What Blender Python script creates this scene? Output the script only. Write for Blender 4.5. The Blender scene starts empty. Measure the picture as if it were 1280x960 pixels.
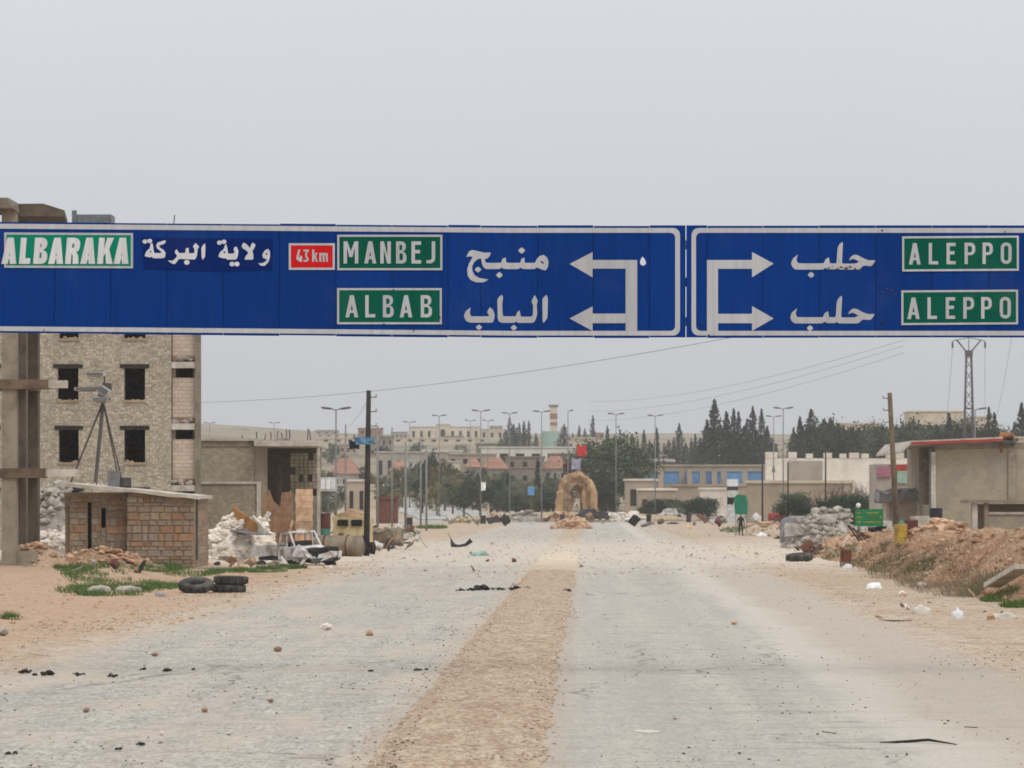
import bpy, bmesh, math, random
from mathutils import Vector, Matrix, noise as mnoise
from bisect import bisect_right
R = math.radians
PI = math.pi
rnd = random.Random(11)
S = bpy.context.scene
COL = S.collection

# ------------------------------------------------------------------ camera, sky, sun, exposure
CAMH, F, HZ, CX = 2.9, 4000.0, 625.0, 640.0          # eye height, focal length and horizon in photo pixels
cam = bpy.data.cameras.new('camera')
camo = bpy.data.objects.new('camera', cam); COL.objects.link(camo)
camo.location = (0, 0, CAMH); camo.rotation_euler = (PI/2, 0, 0)
cam.sensor_width = 36; cam.lens = 36*F/1280; cam.shift_y = (HZ-480)/1280
cam.clip_start = 0.5; cam.clip_end = 20000
cam.dof.use_dof = True; cam.dof.focus_distance = 56; cam.dof.aperture_fstop = 5.6
S.camera = camo
SUN_EL, SUN_AZ = R(52), R(150)
w = bpy.data.worlds.new('World'); S.world = w; w.use_nodes = True
nt = w.node_tree; nt.nodes.clear()
o_ = nt.nodes.new('ShaderNodeOutputWorld'); bg = nt.nodes.new('ShaderNodeBackground')
sky = nt.nodes.new('ShaderNodeTexSky'); sky.sky_type = 'NISHITA'; sky.sun_disc = False
sky.sun_elevation = SUN_EL; sky.sun_rotation = SUN_AZ; sky.dust_density = 4; sky.air_density = 1.0
tc = nt.nodes.new('ShaderNodeTexCoord'); sx = nt.nodes.new('ShaderNodeSeparateXYZ')
nt.links.new(tc.outputs['Generated'], sx.inputs[0])
rp = nt.nodes.new('ShaderNodeValToRGB')                 # even overcast, brighter towards the zenith all round
rp.color_ramp.elements[0].position = 0.0; rp.color_ramp.elements[0].color = (5.45, 5.65, 6.0, 1)
rp.color_ramp.elements[1].position = 1.0; rp.color_ramp.elements[1].color = (12.7, 12.65, 12.7, 1)
e = rp.color_ramp.elements.new(0.16); e.color = (7.4, 7.6, 8.15, 1)
nt.links.new(sx.outputs['Z'], rp.inputs[0])
nz = nt.nodes.new('ShaderNodeTexNoise'); nz.inputs['Scale'].default_value = 2.2; nz.inputs['Detail'].default_value = 4
nt.links.new(tc.outputs['Generated'], nz.inputs['Vector'])
mr = nt.nodes.new('ShaderNodeMapRange'); mr.inputs[1].default_value = .3; mr.inputs[2].default_value = .7
mr.inputs[3].default_value = .96; mr.inputs[4].default_value = 1.04
nt.links.new(nz.outputs['Fac'], mr.inputs[0])
vm = nt.nodes.new('ShaderNodeVectorMath'); vm.operation = 'SCALE'
nt.links.new(rp.outputs[0], vm.inputs[0]); nt.links.new(mr.outputs[0], vm.inputs['Scale'])
mx = nt.nodes.new('ShaderNodeMix'); mx.data_type = 'RGBA'; mx.inputs[0].default_value = .93
nt.links.new(sky.outputs[0], mx.inputs[6]); nt.links.new(vm.outputs[0], mx.inputs[7])
nt.links.new(mx.outputs[2], bg.inputs[0]); bg.inputs[1].default_value = .1
nt.links.new(bg.outputs[0], o_.inputs[0])
sl = bpy.data.lights.new('sun', 'SUN'); sl.energy = 1.1; sl.angle = R(22); sl.color = (1, .96, .9)
so = bpy.data.objects.new('sun', sl); COL.objects.link(so)
sd = Vector((math.sin(SUN_AZ)*math.cos(SUN_EL), math.cos(SUN_AZ)*math.cos(SUN_EL), math.sin(SUN_EL)))
so.rotation_euler = sd.to_track_quat('Z', 'Y').to_euler(); so.location = (0, -20, 60)
S.view_settings.view_transform = 'Standard'; S.view_settings.look = 'None'
S.view_settings.exposure = 0; S.view_settings.gamma = 1; S.view_settings.use_curve_mapping = False
S.render.engine = 'CYCLES'; S.cycles.use_denoising = True; S.cycles.max_bounces = 6
S.cycles.volume_bounces = 1; S.cycles.filter_width = 1.7

# ------------------------------------------------------------------ pixel <-> place
def gd(py): return CAMH*F/(py-HZ)                       # distance of level ground seen at photo row py
def PX(px, d): return (px-CX)*d/F
def PZ(py, d): return CAMH+(HZ-py)*d/F
def sst(a, b, x):
    t = min(1, max(0, (x-a)/(b-a))); return t*t*(3-2*t)
PROF = [(-400, 0), (478, 0), (520, .5), (560, 1.5), (640, 3.6), (750, 7.2), (900, 12.5), (1100, 19.5), (1500, 31), (2000, 42), (2600, 54), (3200, 56), (6200, 20)]
def prof(y):
    i = max(1, min(len(PROF)-1, bisect_right([p[0] for p in PROF], y)))
    (a, za), (b, zb) = PROF[i-1], PROF[i]
    return za+(zb-za)*(y-a)/(b-a)
def TZ(x, y):
    u = x-.024*y
    z = prof(y)
    s = sst(9.5, 15, abs(u+1.5))*(1-sst(300, 400, y))
    if s > 0:
        z += s*(.16*mnoise.noise((x*.11, y*.07, 3))+.06*mnoise.noise((x*.45, y*.3, 9))+.03)
    z += .35*sst(-15.5, -18.5, u)*sst(100, 112, y)*(1-sst(150, 200, y))
    if y > 700:
        px = CX+x*F/max(y, 1)
        z += sst(700, 2500, y)*(1-sst(2700, 4000, y))*9*(1-sst(230, 480, px))
        z += sst(800, 2600, y)*5*mnoise.noise((x*.004, y*.003, 1))
    return z
def gp(px, py):
    d = gd(py); x = PX(px, d); return Vector((x, d, TZ(x, d)))
def dg(py, lo=480, hi=2500):                            # distance of the rising terrain behind the roundabout at row py
    for _ in range(40):
        m = (lo+hi)/2
        if HZ-(prof(m)-CAMH)*F/m > py: lo = m
        else: hi = m
    return lo
def onT(px, d):
    x = PX(px, d); return Vector((x, d, TZ(x, d)))

# ------------------------------------------------------------------ materials
def lin(c):
    return tuple((v/255/12.92 if v/255 <= .04045 else ((v/255+.055)/1.055)**2.4) for v in c)
class NT:
    def __init__(s, name):
        s.m = bpy.data.materials.new(name); s.m.use_nodes = True; s.t = s.m.node_tree
        s.b = s.t.nodes['Principled BSDF']; s.out = s.t.nodes['Material Output']
    def set(s, sock, v):
        if isinstance(v, bpy.types.NodeSocket): s.t.links.new(v, sock)
        elif v is not None:
            if hasattr(sock.default_value, '__len__') and not hasattr(v, '__len__'): v = (v,)*len(sock.default_value)
            if hasattr(sock.default_value, '__len__') and len(sock.default_value) == 4 and len(v) == 3: v = (*v, 1)
            sock.default_value = v
    def n(s, typ, ins=None, out=0, **at):
        q = s.t.nodes.new('ShaderNode'+typ)
        for k, v in at.items(): setattr(q, k, v)
        for k, v in (ins or {}).items(): s.set(q.inputs[k], v)
        return q.outputs[out]
    def math(s, op, a, b=None, c=None, clamp=False):
        return s.n('Math', {0: a, 1: b, 2: c}, operation=op, use_clamp=clamp)
    def mix(s, f, a, b, blend='MIX'):
        return s.n('Mix', {0: f, 6: a, 7: b}, out=2, data_type='RGBA', blend_type=blend)
    def noise(s, v, sc, det=4, rough=.6):
        return s.n('TexNoise', {'Vector': v, 'Scale': sc, 'Detail': det, 'Roughness': rough})
    def step(s, x, a, b, lo=0., hi=1.):
        q = s.n('MapRange', {0: x, 1: a, 2: b, 3: lo, 4: hi}, interpolation_type='SMOOTHSTEP'); return q
    def obj(s): return s.n('TexCoord', out=3)
    def pos(s): return s.n('NewGeometry')
    def rand(s): return s.n('ObjectInfo', out=5)
    def scale(s, v, k): return s.n('VectorMath', {0: v, 1: k}, operation='MULTIPLY')
    def bump(s, h, st, dist=.02):
        return s.n('Bump', {'Strength': st, 'Distance': dist, 'Height': h})
    def done(s, col=None, rough=None, nor=None, metal=None, spec=None):
        s.set(s.b.inputs['Base Color'], col); s.set(s.b.inputs['Roughness'], rough)
        if nor: s.set(s.b.inputs['Normal'], nor)
        s.set(s.b.inputs['Metallic'], metal); s.set(s.b.inputs['Specular IOR Level'], spec)
        return s.m
def mk(name, c, c2=None, sc=3., bump=.3, rough=.85, grain=25., var=.12, metal=0., spec=.3, dist=.02):
    a = NT(name); p = a.obj(); c = lin(c); c2 = lin(c2) if c2 else tuple(v*.7 for v in c)
    n1 = a.noise(p, sc, 5, .65); n2 = a.noise(p, grain, 3, .7)
    col = a.mix(a.step(n1, .38, .68), c, c2)
    g = a.math('MULTIPLY_ADD', n2, .5, .75)
    g = a.math('MULTIPLY', g, a.math('MULTIPLY_ADD', a.rand(), var*2, 1-var))
    col = a.mix(1., col, a.n('CombineColor', {0: g, 1: g, 2: g}), 'MULTIPLY')
    h = a.math('ADD', n1, n2)
    return a.done(col, rough, a.bump(h, bump, dist) if bump else None, metal, spec)
def stonewall(name, c, c2, mortar, sc=4., squash=(1, 1, 1.5), bump=.8, mw=.05):
    a = NT(name); p = a.scale(a.obj(), squash)
    pw = a.n('VectorMath', {0: p, 1: a.n('VectorMath', {0: a.n('TexNoise', {'Vector': p, 'Scale': 3.}, out=1), 1: (.12,)*3}, operation='MULTIPLY')}, operation='ADD')
    vc = a.n('TexVoronoi', {'Vector': pw, 'Scale': sc}, out=1)
    ve = a.n('TexVoronoi', {'Vector': pw, 'Scale': sc}, feature='DISTANCE_TO_EDGE')
    r = a.n('SeparateColor', {0: vc})
    big = a.noise(a.obj(), .35, 5, .65); fin = a.noise(a.obj(), 16., 4, .7)
    col = a.mix(r, lin(c), lin(c2))
    col = a.mix(a.step(ve, 0, mw, 1, 0), col, lin(mortar))
    g = a.math('MULTIPLY', a.math('MULTIPLY_ADD', big, .7, .65), a.math('MULTIPLY_ADD', fin, .7, .65))
    col = a.mix(1., col, a.n('CombineColor', {0: g, 1: g, 2: g}), 'MULTIPLY')
    h = a.math('ADD', a.step(ve, 0, mw*1.6), a.math('MULTIPLY', fin, .5))
    return a.done(col, .9, a.bump(h, bump, .05), None, .2)
def blockwall(name, c, c2, mortar, bw=.4, bh=.2, bump=.5, patch=None, pf=.5):
    a = NT(name); o = a.obj(); q = a.n('SeparateXYZ', {0: o}); sp = q.node
    v = a.n('CombineXYZ', {0: a.math('ADD', sp.outputs[0], sp.outputs[1]), 1: sp.outputs[2], 2: 0.})
    b = a.t.nodes.new('ShaderNodeTexBrick')
    for k, x in {'Vector': v, 'Color1': lin(c), 'Color2': lin(c2), 'Mortar': lin(mortar), 'Scale': 1., 'Mortar Size': .012, 'Brick Width': bw, 'Row Height': bh, 'Bias': -.1}.items(): a.set(b.inputs[k], x)
    fin = a.noise(o, 14., 4, .7); big = a.noise(o, .5, 5, .65)
    col = b.outputs[0]
    if patch: col = a.mix(a.step(big, pf, pf+.06), col, lin(patch))
    g = a.math('MULTIPLY', a.math('MULTIPLY_ADD', big, .6, .7), a.math('MULTIPLY_ADD', fin, .5, .75))
    col = a.mix(1., col, a.n('CombineColor', {0: g, 1: g, 2: g}), 'MULTIPLY')
    h = a.math('ADD', a.math('MULTIPLY', b.outputs[1], -1.), a.math('MULTIPLY', fin, .5))
    return a.done(col, .9, a.bump(h, bump, .03), None, .2)
M = {}
def retro(name, c, rough=.5):                            # sheet sign face: thin dust, streaks running down, panel tint
    a = NT(name); p = a.pos(); c = lin(c)
    st = a.noise(a.scale(p, (7, 1, .5)), 1.6, 4, .6); fn = a.noise(p, 30, 3, .7)
    g = a.math('ADD', a.math('MULTIPLY_ADD', st, .55, .66), a.math('MULTIPLY', fn, .12))
    g = a.math('MULTIPLY', g, a.math('MULTIPLY_ADD', a.rand(), .16, .92))
    col = a.mix(1., c, a.n('CombineColor', {0: g, 1: g, 2: g}), 'MULTIPLY')
    col = a.mix(a.math('MULTIPLY', a.step(a.noise(p, 1.1, 5, .7), .5, .8), .04), col, (.33, .29, .25))
    return a.done(col, .7, None, None, .04)
M['blue'] = retro('sign_blue', (4, 52, 122)); M['navy'] = retro('sign_navy', (4, 34, 96))
M['green'] = retro('sign_green', (2, 84, 66)); M['green2'] = retro('sign_green_light', (0, 126, 98))
M['red'] = retro('sign_red', (196, 26, 30)); M['white'] = retro('sign_white', (180, 181, 184))
M['white2'] = retro('sign_white_bright', (204, 206, 208))
M['hole'] = mk('burnt_metal', (38, 36, 38), sc=20)
M['galv'] = mk('galvanised_steel', (128, 132, 136), (105, 107, 108), metal=.5, rough=.5, bump=.1)
M['steel'] = mk('dark_steel', (72, 72, 72), (95, 88, 80), rough=.6, bump=.1)
M['concrete'] = mk('grey_concrete', (140, 131, 115), (114, 106, 93), 1.3, .4)
M['concrete_dk'] = mk('dark_shaded_concrete', (104, 94, 80), (84, 75, 64), 1.5, .4)  # darker copy of the concrete, with the shade on rear parts in its colour
M['concrete_lt'] = mk('pale_concrete', (196, 190, 178), (165, 157, 144), 1.6, .4)
M['stonewall'] = stonewall('rubble_masonry', (192, 182, 164), (152, 140, 122), (170, 161, 146), 6.2)
M['stonewall2'] = stonewall('weathered_masonry', (164, 155, 136), (140, 130, 112), (146, 138, 122), 5.5, (1, 1, 1.3), .5)
M['blocks'] = blockwall('pink_blockwork', (196, 178, 160), (178, 160, 144), (150, 138, 126))
M['blocks_grey'] = blockwall('grey_blockwork', (150, 141, 122), (128, 120, 104), (108, 102, 90), .42, .22)
M['blocks_tan'] = blockwall('tan_blockwork', (160, 149, 131), (152, 141, 122), (148, 138, 120), .4, .2, .3, (140, 133, 120), .5)
M['brickred'] = mk('red_brown_brick', (150, 118, 92), (118, 86, 66), 2.5, .5)
M['stone'] = mk('hut_stone', (166, 146, 122), (142, 120, 98), 2.2, .6, var=.16)
M['stone_or'] = mk('hut_stone_orange', (162, 128, 100), (144, 112, 88), 2.2, .6, var=.16)
M['stone_gr'] = mk('hut_stone_grey', (160, 148, 132), (136, 124, 110), 2.2, .6, var=.16)
M['mortar'] = mk('mortar', (152, 134, 114), (130, 114, 98), 5, .5)
M['rubble'] = mk('white_rubble', (222, 214, 202), (186, 176, 162), 2.2, .6, var=.2)
M['rubble_grey'] = mk('grey_rubble', (172, 165, 154), (136, 128, 118), 2.2, .6, var=.2)
M['rubble_tan'] = mk('tan_rubble', (198, 168, 138), (160, 122, 94), 2, .6, var=.22)
M['rock_dk'] = mk('dark_gravel', (86, 78, 70), (60, 54, 50), 4, .4, var=.3)
M['rock_br'] = mk('brown_gravel', (146, 120, 98), (112, 90, 72), 4, .4, var=.3)
M['char'] = mk('charred_rubber', (36, 34, 33), (60, 55, 50), 6, .5)
M['rubber'] = mk('dusty_tyre_rubber', (48, 48, 48), (92, 88, 82), 3, .3, .8)
M['glass'] = mk('dark_glass', (22, 24, 26), (36, 38, 40), rough=.2, bump=0, spec=.5)
M['carwhite'] = mk('dusty_white_paint', (200, 200, 198), (160, 150, 138), 1.6, .15, .5)
M['carwreck'] = mk('scorched_white_paint', (204, 204, 202), (132, 120, 108), 1.9, .3, .7)
M['cargrey'] = mk('dusty_grey_paint', (128, 128, 132), (104, 98, 92), 1.6, .15, .5)
M['cream'] = mk('cream_paint', (198, 182, 140), (160, 140, 102), 1.6, .2, .6)
M['rust'] = mk('rusted_metal', (112, 70, 52), (78, 52, 42), 2.5, .4, .8)
M['tank'] = mk('dull_tank_paint', (138, 128, 110), (108, 92, 76), 1.8, .3, .7)
M['wood'] = mk('weathered_wood', (112, 96, 78), (84, 70, 56), 2, .4)
M['wood_dk'] = mk('tarred_wood', (48, 46, 44), (66, 60, 54), 2, .4)
M['board'] = mk('orange_board', (172, 124, 70), (128, 92, 56), 2, .4)
M['pole_grey'] = mk('grey_pole', (132, 132, 130), (112, 110, 106), 2, .2, .6)
M['blueplastic'] = mk('blue_tarp', (84, 130, 160), (104, 146, 172), 4, .5, .5)
M['cloth_red'] = mk('red_cloth', (200, 52, 44), (170, 40, 36), 4, .3, .8)
M['cloth_lilac'] = mk('lilac_cloth', (158, 156, 174), (136, 130, 150), 4, .3, .8)
M['cloth_maroon'] = mk('maroon_cloth', (84, 44, 48), (66, 34, 40), 4, .3, .8)
M['cloth_white'] = mk('white_plastic', (232, 234, 236), (206, 206, 204), 4, .5, .5)
M['cloth_black'] = mk('black_cloth', (36, 36, 40), (48, 46, 48), 6, .4, .9)
M['skin'] = mk('skin', (176, 126, 98), bump=0, rough=.6)
M['arch'] = mk('tan_arch_stone', (180, 150, 116), (152, 122, 92), 1.2, .5)
M['redpaint'] = mk('red_fascia', (170, 62, 54), (138, 50, 44), 2, .2, .6)
M['yellow'] = mk('yellow_paint', (178, 150, 62), (140, 108, 52), 3, .2, .6)
M['teal'] = mk('teal_paint', (70, 136, 120), (58, 108, 96), 3, .2, .6)
M['bluepaint'] = mk('blue_shutter', (96, 142, 188), (80, 122, 168), 2, .2, .6)
M['darkblue'] = mk('dark_blue_paint', (50, 50, 60), (60, 46, 44), 2, .2, .6)
M['maroon'] = mk('maroon_paint', (98, 58, 52), (78, 48, 42), 2, .2, .6)
M['signgreen'] = mk('green_board', (30, 122, 70), (26, 104, 62), 3, .1, .6)
M['signgreen2'] = mk('dark_green_board', (34, 120, 92), (28, 100, 78), 3, .2, .6)
M['pink'] = mk('pink_banner', (166, 112, 124), (140, 96, 106), 3, .2)
M['plaster'] = mk('cream_plaster', (204, 192, 170), (182, 168, 146), .28, .3, grain=2.2)
M['plaster_w'] = mk('white_plaster', (214, 208, 196), (192, 184, 172), .28, .3, grain=2.2)
M['plaster_t'] = mk('tan_plaster', (168, 154, 135), (148, 134, 116), .28, .3, grain=2.2)
M['plaster_g'] = mk('grey_plaster', (166, 158, 146), (146, 138, 126), .28, .3, grain=2.2)
M['rooftile'] = mk('terracotta_roof', (156, 116, 97), (134, 98, 82), .8, .4)
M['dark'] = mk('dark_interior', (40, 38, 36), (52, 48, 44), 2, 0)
M['ltgreen'] = mk('pale_green_paint', (160, 186, 174), bump=0)
def leafmat(name, c, c2):
    a = NT(name); p = a.obj(); n1 = a.noise(p, .9, 4, .7); n2 = a.noise(p, 9., 2, .6)
    col = a.mix(a.step(n1, .35, .68), lin(c), lin(c2))
    g = a.math('MULTIPLY', a.math('MULTIPLY_ADD', n2, .8, .6), a.math('MULTIPLY_ADD', a.rand(), .5, .75))
    col = a.mix(1., col, a.n('CombineColor', {0: g, 1: g, 2: g}), 'MULTIPLY')
    return a.done(col, .75, None, None, .2)
M['cypress'] = leafmat('cypress_foliage', (66, 76, 64), (48, 58, 50)); M['pine'] = leafmat('pine_foliage', (78, 88, 62), (54, 64, 48))
M['olive'] = leafmat('olive_foliage', (108, 112, 84), (74, 82, 60)); M['shrub'] = leafmat('shrub_foliage', (58, 72, 52), (44, 56, 42))
M['autumn'] = leafmat('yellowing_foliage', (132, 120, 74), (96, 92, 60))
M['grass'] = leafmat('fresh_grass', (82, 108, 52), (58, 82, 38)); M['brush'] = leafmat('dry_brush', (146, 128, 106), (112, 100, 80))
M['bark'] = mk('bark', (98, 84, 70), (74, 62, 52), 4, .5)

def grain(a, p, col, k, dk, lt):
    ap = a.scale(p, (1, .3, 1))
    g1 = a.noise(ap, 16., 3, .7); g2 = a.noise(ap, 5., 4, .75); g3 = a.noise(a.scale(p, (1, .45, 1)), 1.6, 5, .75)
    col = a.mix(a.math('MULTIPLY', a.step(g2, .50, .66), .55*k), col, dk)
    col = a.mix(a.math('MULTIPLY', a.step(g2, .34, .48, 1, 0), .55*k), col, lt)
    col = a.mix(a.math('MULTIPLY', a.step(g1, .54, .64), .75*k), col, tuple(v*.7 for v in dk))
    col = a.mix(a.math('MULTIPLY', a.step(g1, .36, .45, 1, 0), .6*k), col, lt)
    col = a.mix(a.math('MULTIPLY', a.step(g3, .52, .62), .35*k), col, dk)
    return col
def dirtcol(a, p):
    u = a.math('SUBTRACT', a.n('SeparateXYZ', {0: p}), a.math('MULTIPLY', a.n('SeparateXYZ', {0: p}, out=1), .024))
    y = a.n('SeparateXYZ', {0: p}, out=1)
    n1 = a.noise(p, .13, 6, .65); n2 = a.noise(p, 1.3, 5, .7); n3 = a.noise(p, 9., 4, .75); n4 = a.noise(p, 45., 3, .7)
    col = a.mix(a.step(n1, .36, .62), lin((180, 161, 139)), lin((188, 176, 158)))
    col = a.mix(a.math('MULTIPLY', a.step(n2, .48, .72), .7), col, lin((172, 138, 112)))
    col = a.mix(a.math('MULTIPLY', a.step(n3, .52, .70), .6), col, lin((146, 120, 98)))
    col = a.mix(a.math('MULTIPLY', a.step(a.noise(p, .6, 5, .75), .52, .66), .55), col, lin((150, 126, 106)))
    col = a.mix(a.math('MULTIPLY', a.step(n4, .60, .72), .7), col, lin((112, 94, 80)))
    col = a.mix(a.math('MULTIPLY', a.step(n4, .30, .40, 1, 0), .6), col, lin((226, 212, 192)))
    col = grain(a, p, col, .8, lin((142, 116, 94)), lin((212, 192, 168)))
    vo_ = a.math('MULTIPLY', a.step(a.math('ADD', u, a.math('MULTIPLY_ADD', n2, 3., -1.5)), -13., -9.5, 1, 0), a.step(y, 128., 150., 1, 0))
    col = a.mix(a.math('MULTIPLY', vo_, a.math('MULTIPLY_ADD', n1, .8, .1), clamp=True), col, a.mix(a.step(n3, .4, .65), lin((190, 154, 124)), lin((160, 124, 98))))
    return u, y, n1, n2, n3, n4, col
def belt(a, y, u, n1, n2):                               # pale crushed-stone dust thrown over the road
    yy = a.math('ADD', y, a.math('MULTIPLY_ADD', n1, 60., -30.))
    f = a.math('MULTIPLY', a.step(yy, 122., 158.), a.step(yy, 190., 255., 1, 0))
    return a.math('MULTIPLY', f, a.step(n2, .2, .55, .55, 1.), clamp=True)
a = NT('dirt_ground'); p = a.pos(); u, y, n1, n2, n3, n4, col = dirtcol(a, p)
col = a.mix(a.math('MULTIPLY', belt(a, y, u, n1, n2), .75), col, lin((208, 197, 181)))
far = a.step(y, 480., 700.)
col = a.mix(far, col, a.mix(a.step(a.noise(p, .02, 5, .6), .4, .65), lin((146, 134, 114)), lin((112, 108, 90))))
M['dirt'] = a.done(col, .95, a.bump(a.math('ADD', n2, a.math('ADD', n3, n4)), .4, .04), None, .1)
a = NT('median_gravel'); p = a.pos(); u, y, n1, n2, n3, n4, col = dirtcol(a, p)
col = a.mix(.65, col, a.mix(a.step(n3, .35, .65), lin((182, 162, 141)), lin((164, 142, 120))))
ng = a.noise(p, 22., 3, .8); col = a.mix(a.math('MULTIPLY', a.step(ng, .55, .66), .8), col, lin((116, 92, 74))); col = a.mix(a.math('MULTIPLY', a.step(ng, .32, .42, 1, 0), .8), col, lin((216, 198, 174)))
col = a.mix(a.math('MULTIPLY', a.step(a.noise(p, 80., 2, .6), .62, .7), .6), col, lin((226, 210, 190)))
col = a.mix(a.math('MULTIPLY', a.step(n2, .6, .75), .5), col, lin((150, 138, 124)))
col = grain(a, p, col, .85, lin((138, 115, 95)), lin((204, 188, 168)))
col = a.mix(belt(a, y, u, n1, n2), col, lin((208, 194, 174)))
M['median'] = a.done(col, .95, a.bump(a.math('ADD', n3, n4), .3, .02), None, .1)
def asphalt(name, side):
    a = NT(name); p = a.pos(); u, y, n1, n2, n3, n4, dcol = dirtcol(a, p)
    rp = a.n('CombineXYZ', {0: u, 1: y, 2: 0.})
    st = a.noise(a.scale(rp, (1.1, .03, 1)), 1., 5, .62)     # wear along the wheel tracks
    tr = a.noise(a.scale(rp, (.05, 1.2, 1)), 1., 3, .6)      # patches lying across the road
    col = a.mix(a.step(st, .35, .68), lin((170, 165, 155)), lin((184, 178, 166)))
    col = a.mix(a.math('MULTIPLY', a.step(n2, .45, .75), .45), col, lin((150, 147, 142)))
    col = a.mix(a.math('MULTIPLY', a.step(tr, .60, .75), .35), col, lin((128, 126, 124)))
    n5 = a.noise(p, 60., 3, .7); n6 = a.noise(p, 20., 4, .8)
    col = a.mix(a.math('MULTIPLY', a.step(n6, .54, .70), .5 if side > 0 else .75), col, lin((112, 108, 102)))
    col = a.mix(a.math('MULTIPLY', a.step(n6, .30, .44, 1, 0), .5), col, lin((205, 199, 189)))
    col = a.mix(a.math('MULTIPLY', a.step(n4, .60, .70), .45 if side > 0 else .75), col, lin((98, 94, 90)))
    col = a.mix(a.math('MULTIPLY', a.step(n5, .62, .72), .5), col, lin((110, 106, 100)))
    col = a.mix(a.math('MULTIPLY', a.step(n3, .30, .42, 1, 0), .35), col, lin((206, 202, 194)))
    col = grain(a, p, col, .45 if side > 0 else .95, lin((138, 132, 123)), lin((206, 200, 190)))
    # joints and cracks
    vo = a.n('TexVoronoi', {'Vector': a.n('VectorMath', {0: a.scale(rp, (.22, .12, 1)), 1: a.scale(a.n('TexNoise', {'Vector': p, 'Scale': .8, 'Detail': 5.}, out=1), (.35, .35, 0))}, operation='ADD'), 'Scale': 1.}, feature='DISTANCE_TO_EDGE')
    crack = a.math('MULTIPLY', a.step(vo, .0, .012, 1, 0), a.step(n1, .42, .6))
    col = a.mix(a.math('MULTIPLY', crack, .7), col, lin((84, 80, 76)))
    tm = a.noise(a.scale(rp, (.12, 3.2, 1)), 1., 2, .5)
    col = a.mix(a.math('MULTIPLY', a.math('MULTIPLY', a.step(tm, .62, .70), a.step(n1, .4, .55)), .45), col, lin((104, 100, 95)))
    ed = a.math('ADD', a.math('ABSOLUTE', a.math('ADD', u, .55 if side > 0 else 2.45)), a.math('MULTIPLY_ADD', n2, -1.4, .55))
    col = a.mix(a.math('MULTIPLY', a.step(ed, -.1, .3, 1, 0), .45), col, lin((178, 160, 138)))
    if side > 0:
        uu = a.math('ADD', u, a.math('MULTIPLY_ADD', n1, 2.4, -1.2))
        uu = a.math('ADD', uu, a.math('MULTIPLY_ADD', n2, .9, -.45))
        f = a.step(uu, 3.4, 4.6); l = a.math('MULTIPLY', a.step(uu, 3.2, 4.0), a.step(uu, 4.2, 5.2, 1, 0))
        dust = a.math('MULTIPLY', f, a.math('MULTIPLY_ADD', n2, .8, .35), clamp=True)
        col = a.mix(dust, col, a.mix(.8, dcol, lin((176, 166, 152))))
        col = a.mix(a.math('MULTIPLY', l, a.math('MULTIPLY', n3, .7), clamp=True), col, lin((212, 205, 194)))
        col = a.mix(a.step(uu, 6.4, 7.3), col, dcol)
    else:
        uu = a.math('ADD', u, a.math('MULTIPLY_ADD', n1, 4.5, -2.25))
        f = a.step(uu, -10.6, -8.2, 1, 0)
        dust = a.math('MULTIPLY', f, a.math('MULTIPLY_ADD', n2, .9, .3), clamp=True)
        col = a.mix(dust, col, a.mix(.4, dcol, lin((188, 172, 152))))
        col = a.mix(a.step(a.math('ADD', u, a.math('MULTIPLY_ADD', n2, 2., -1.)), -10.2, -9.2, 1, 0), col, dcol)
        pt = a.math('MULTIPLY', a.step(a.noise(a.scale(rp, (.5, .16, 1)), 1., 6, .7), .47, .66), .75)
        col = a.mix(pt, col, a.mix(a.step(n3, .45, .6), lin((192, 180, 163)), lin((178, 162, 144))))
    col = a.mix(belt(a, y, u, n1, n2), col, a.mix(a.step(n2, .4, .6), lin((203, 195, 182)), lin((184, 173, 157))))
    return a.done(col, a.math('MULTIPLY_ADD', n2, .2, .68), a.bump(a.math('ADD', n4, a.math('ADD', n5, n3)), .35, .015), None, .25)
M['asphalt_l'] = asphalt('dusty_asphalt_rough', -1); M['asphalt_r'] = asphalt('dusty_asphalt_worn', 1)
M['asphalt_far'] = mk('far_asphalt', (176, 176, 172), (158, 156, 150), .4, .1)
a = NT('earth_bank'); p = a.pos(); n1 = a.noise(p, .5, 6, .7); n2 = a.noise(p, 2.6, 5, .7); n3 = a.noise(p, 12., 4, .75)
col = a.mix(a.step(n1, .38, .62), lin((180, 138, 106)), lin((190, 160, 132)))
col = a.mix(a.math('MULTIPLY', a.step(n2, .5, .7), .8), col, lin((140, 104, 80)))
col = grain(a, p, col, 1., lin((122, 88, 66)), lin((206, 180, 152)))
M['bank'] = a.done(col, .95, a.bump(a.math('ADD', n2, n3), .9, .12), None, .1)

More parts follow.
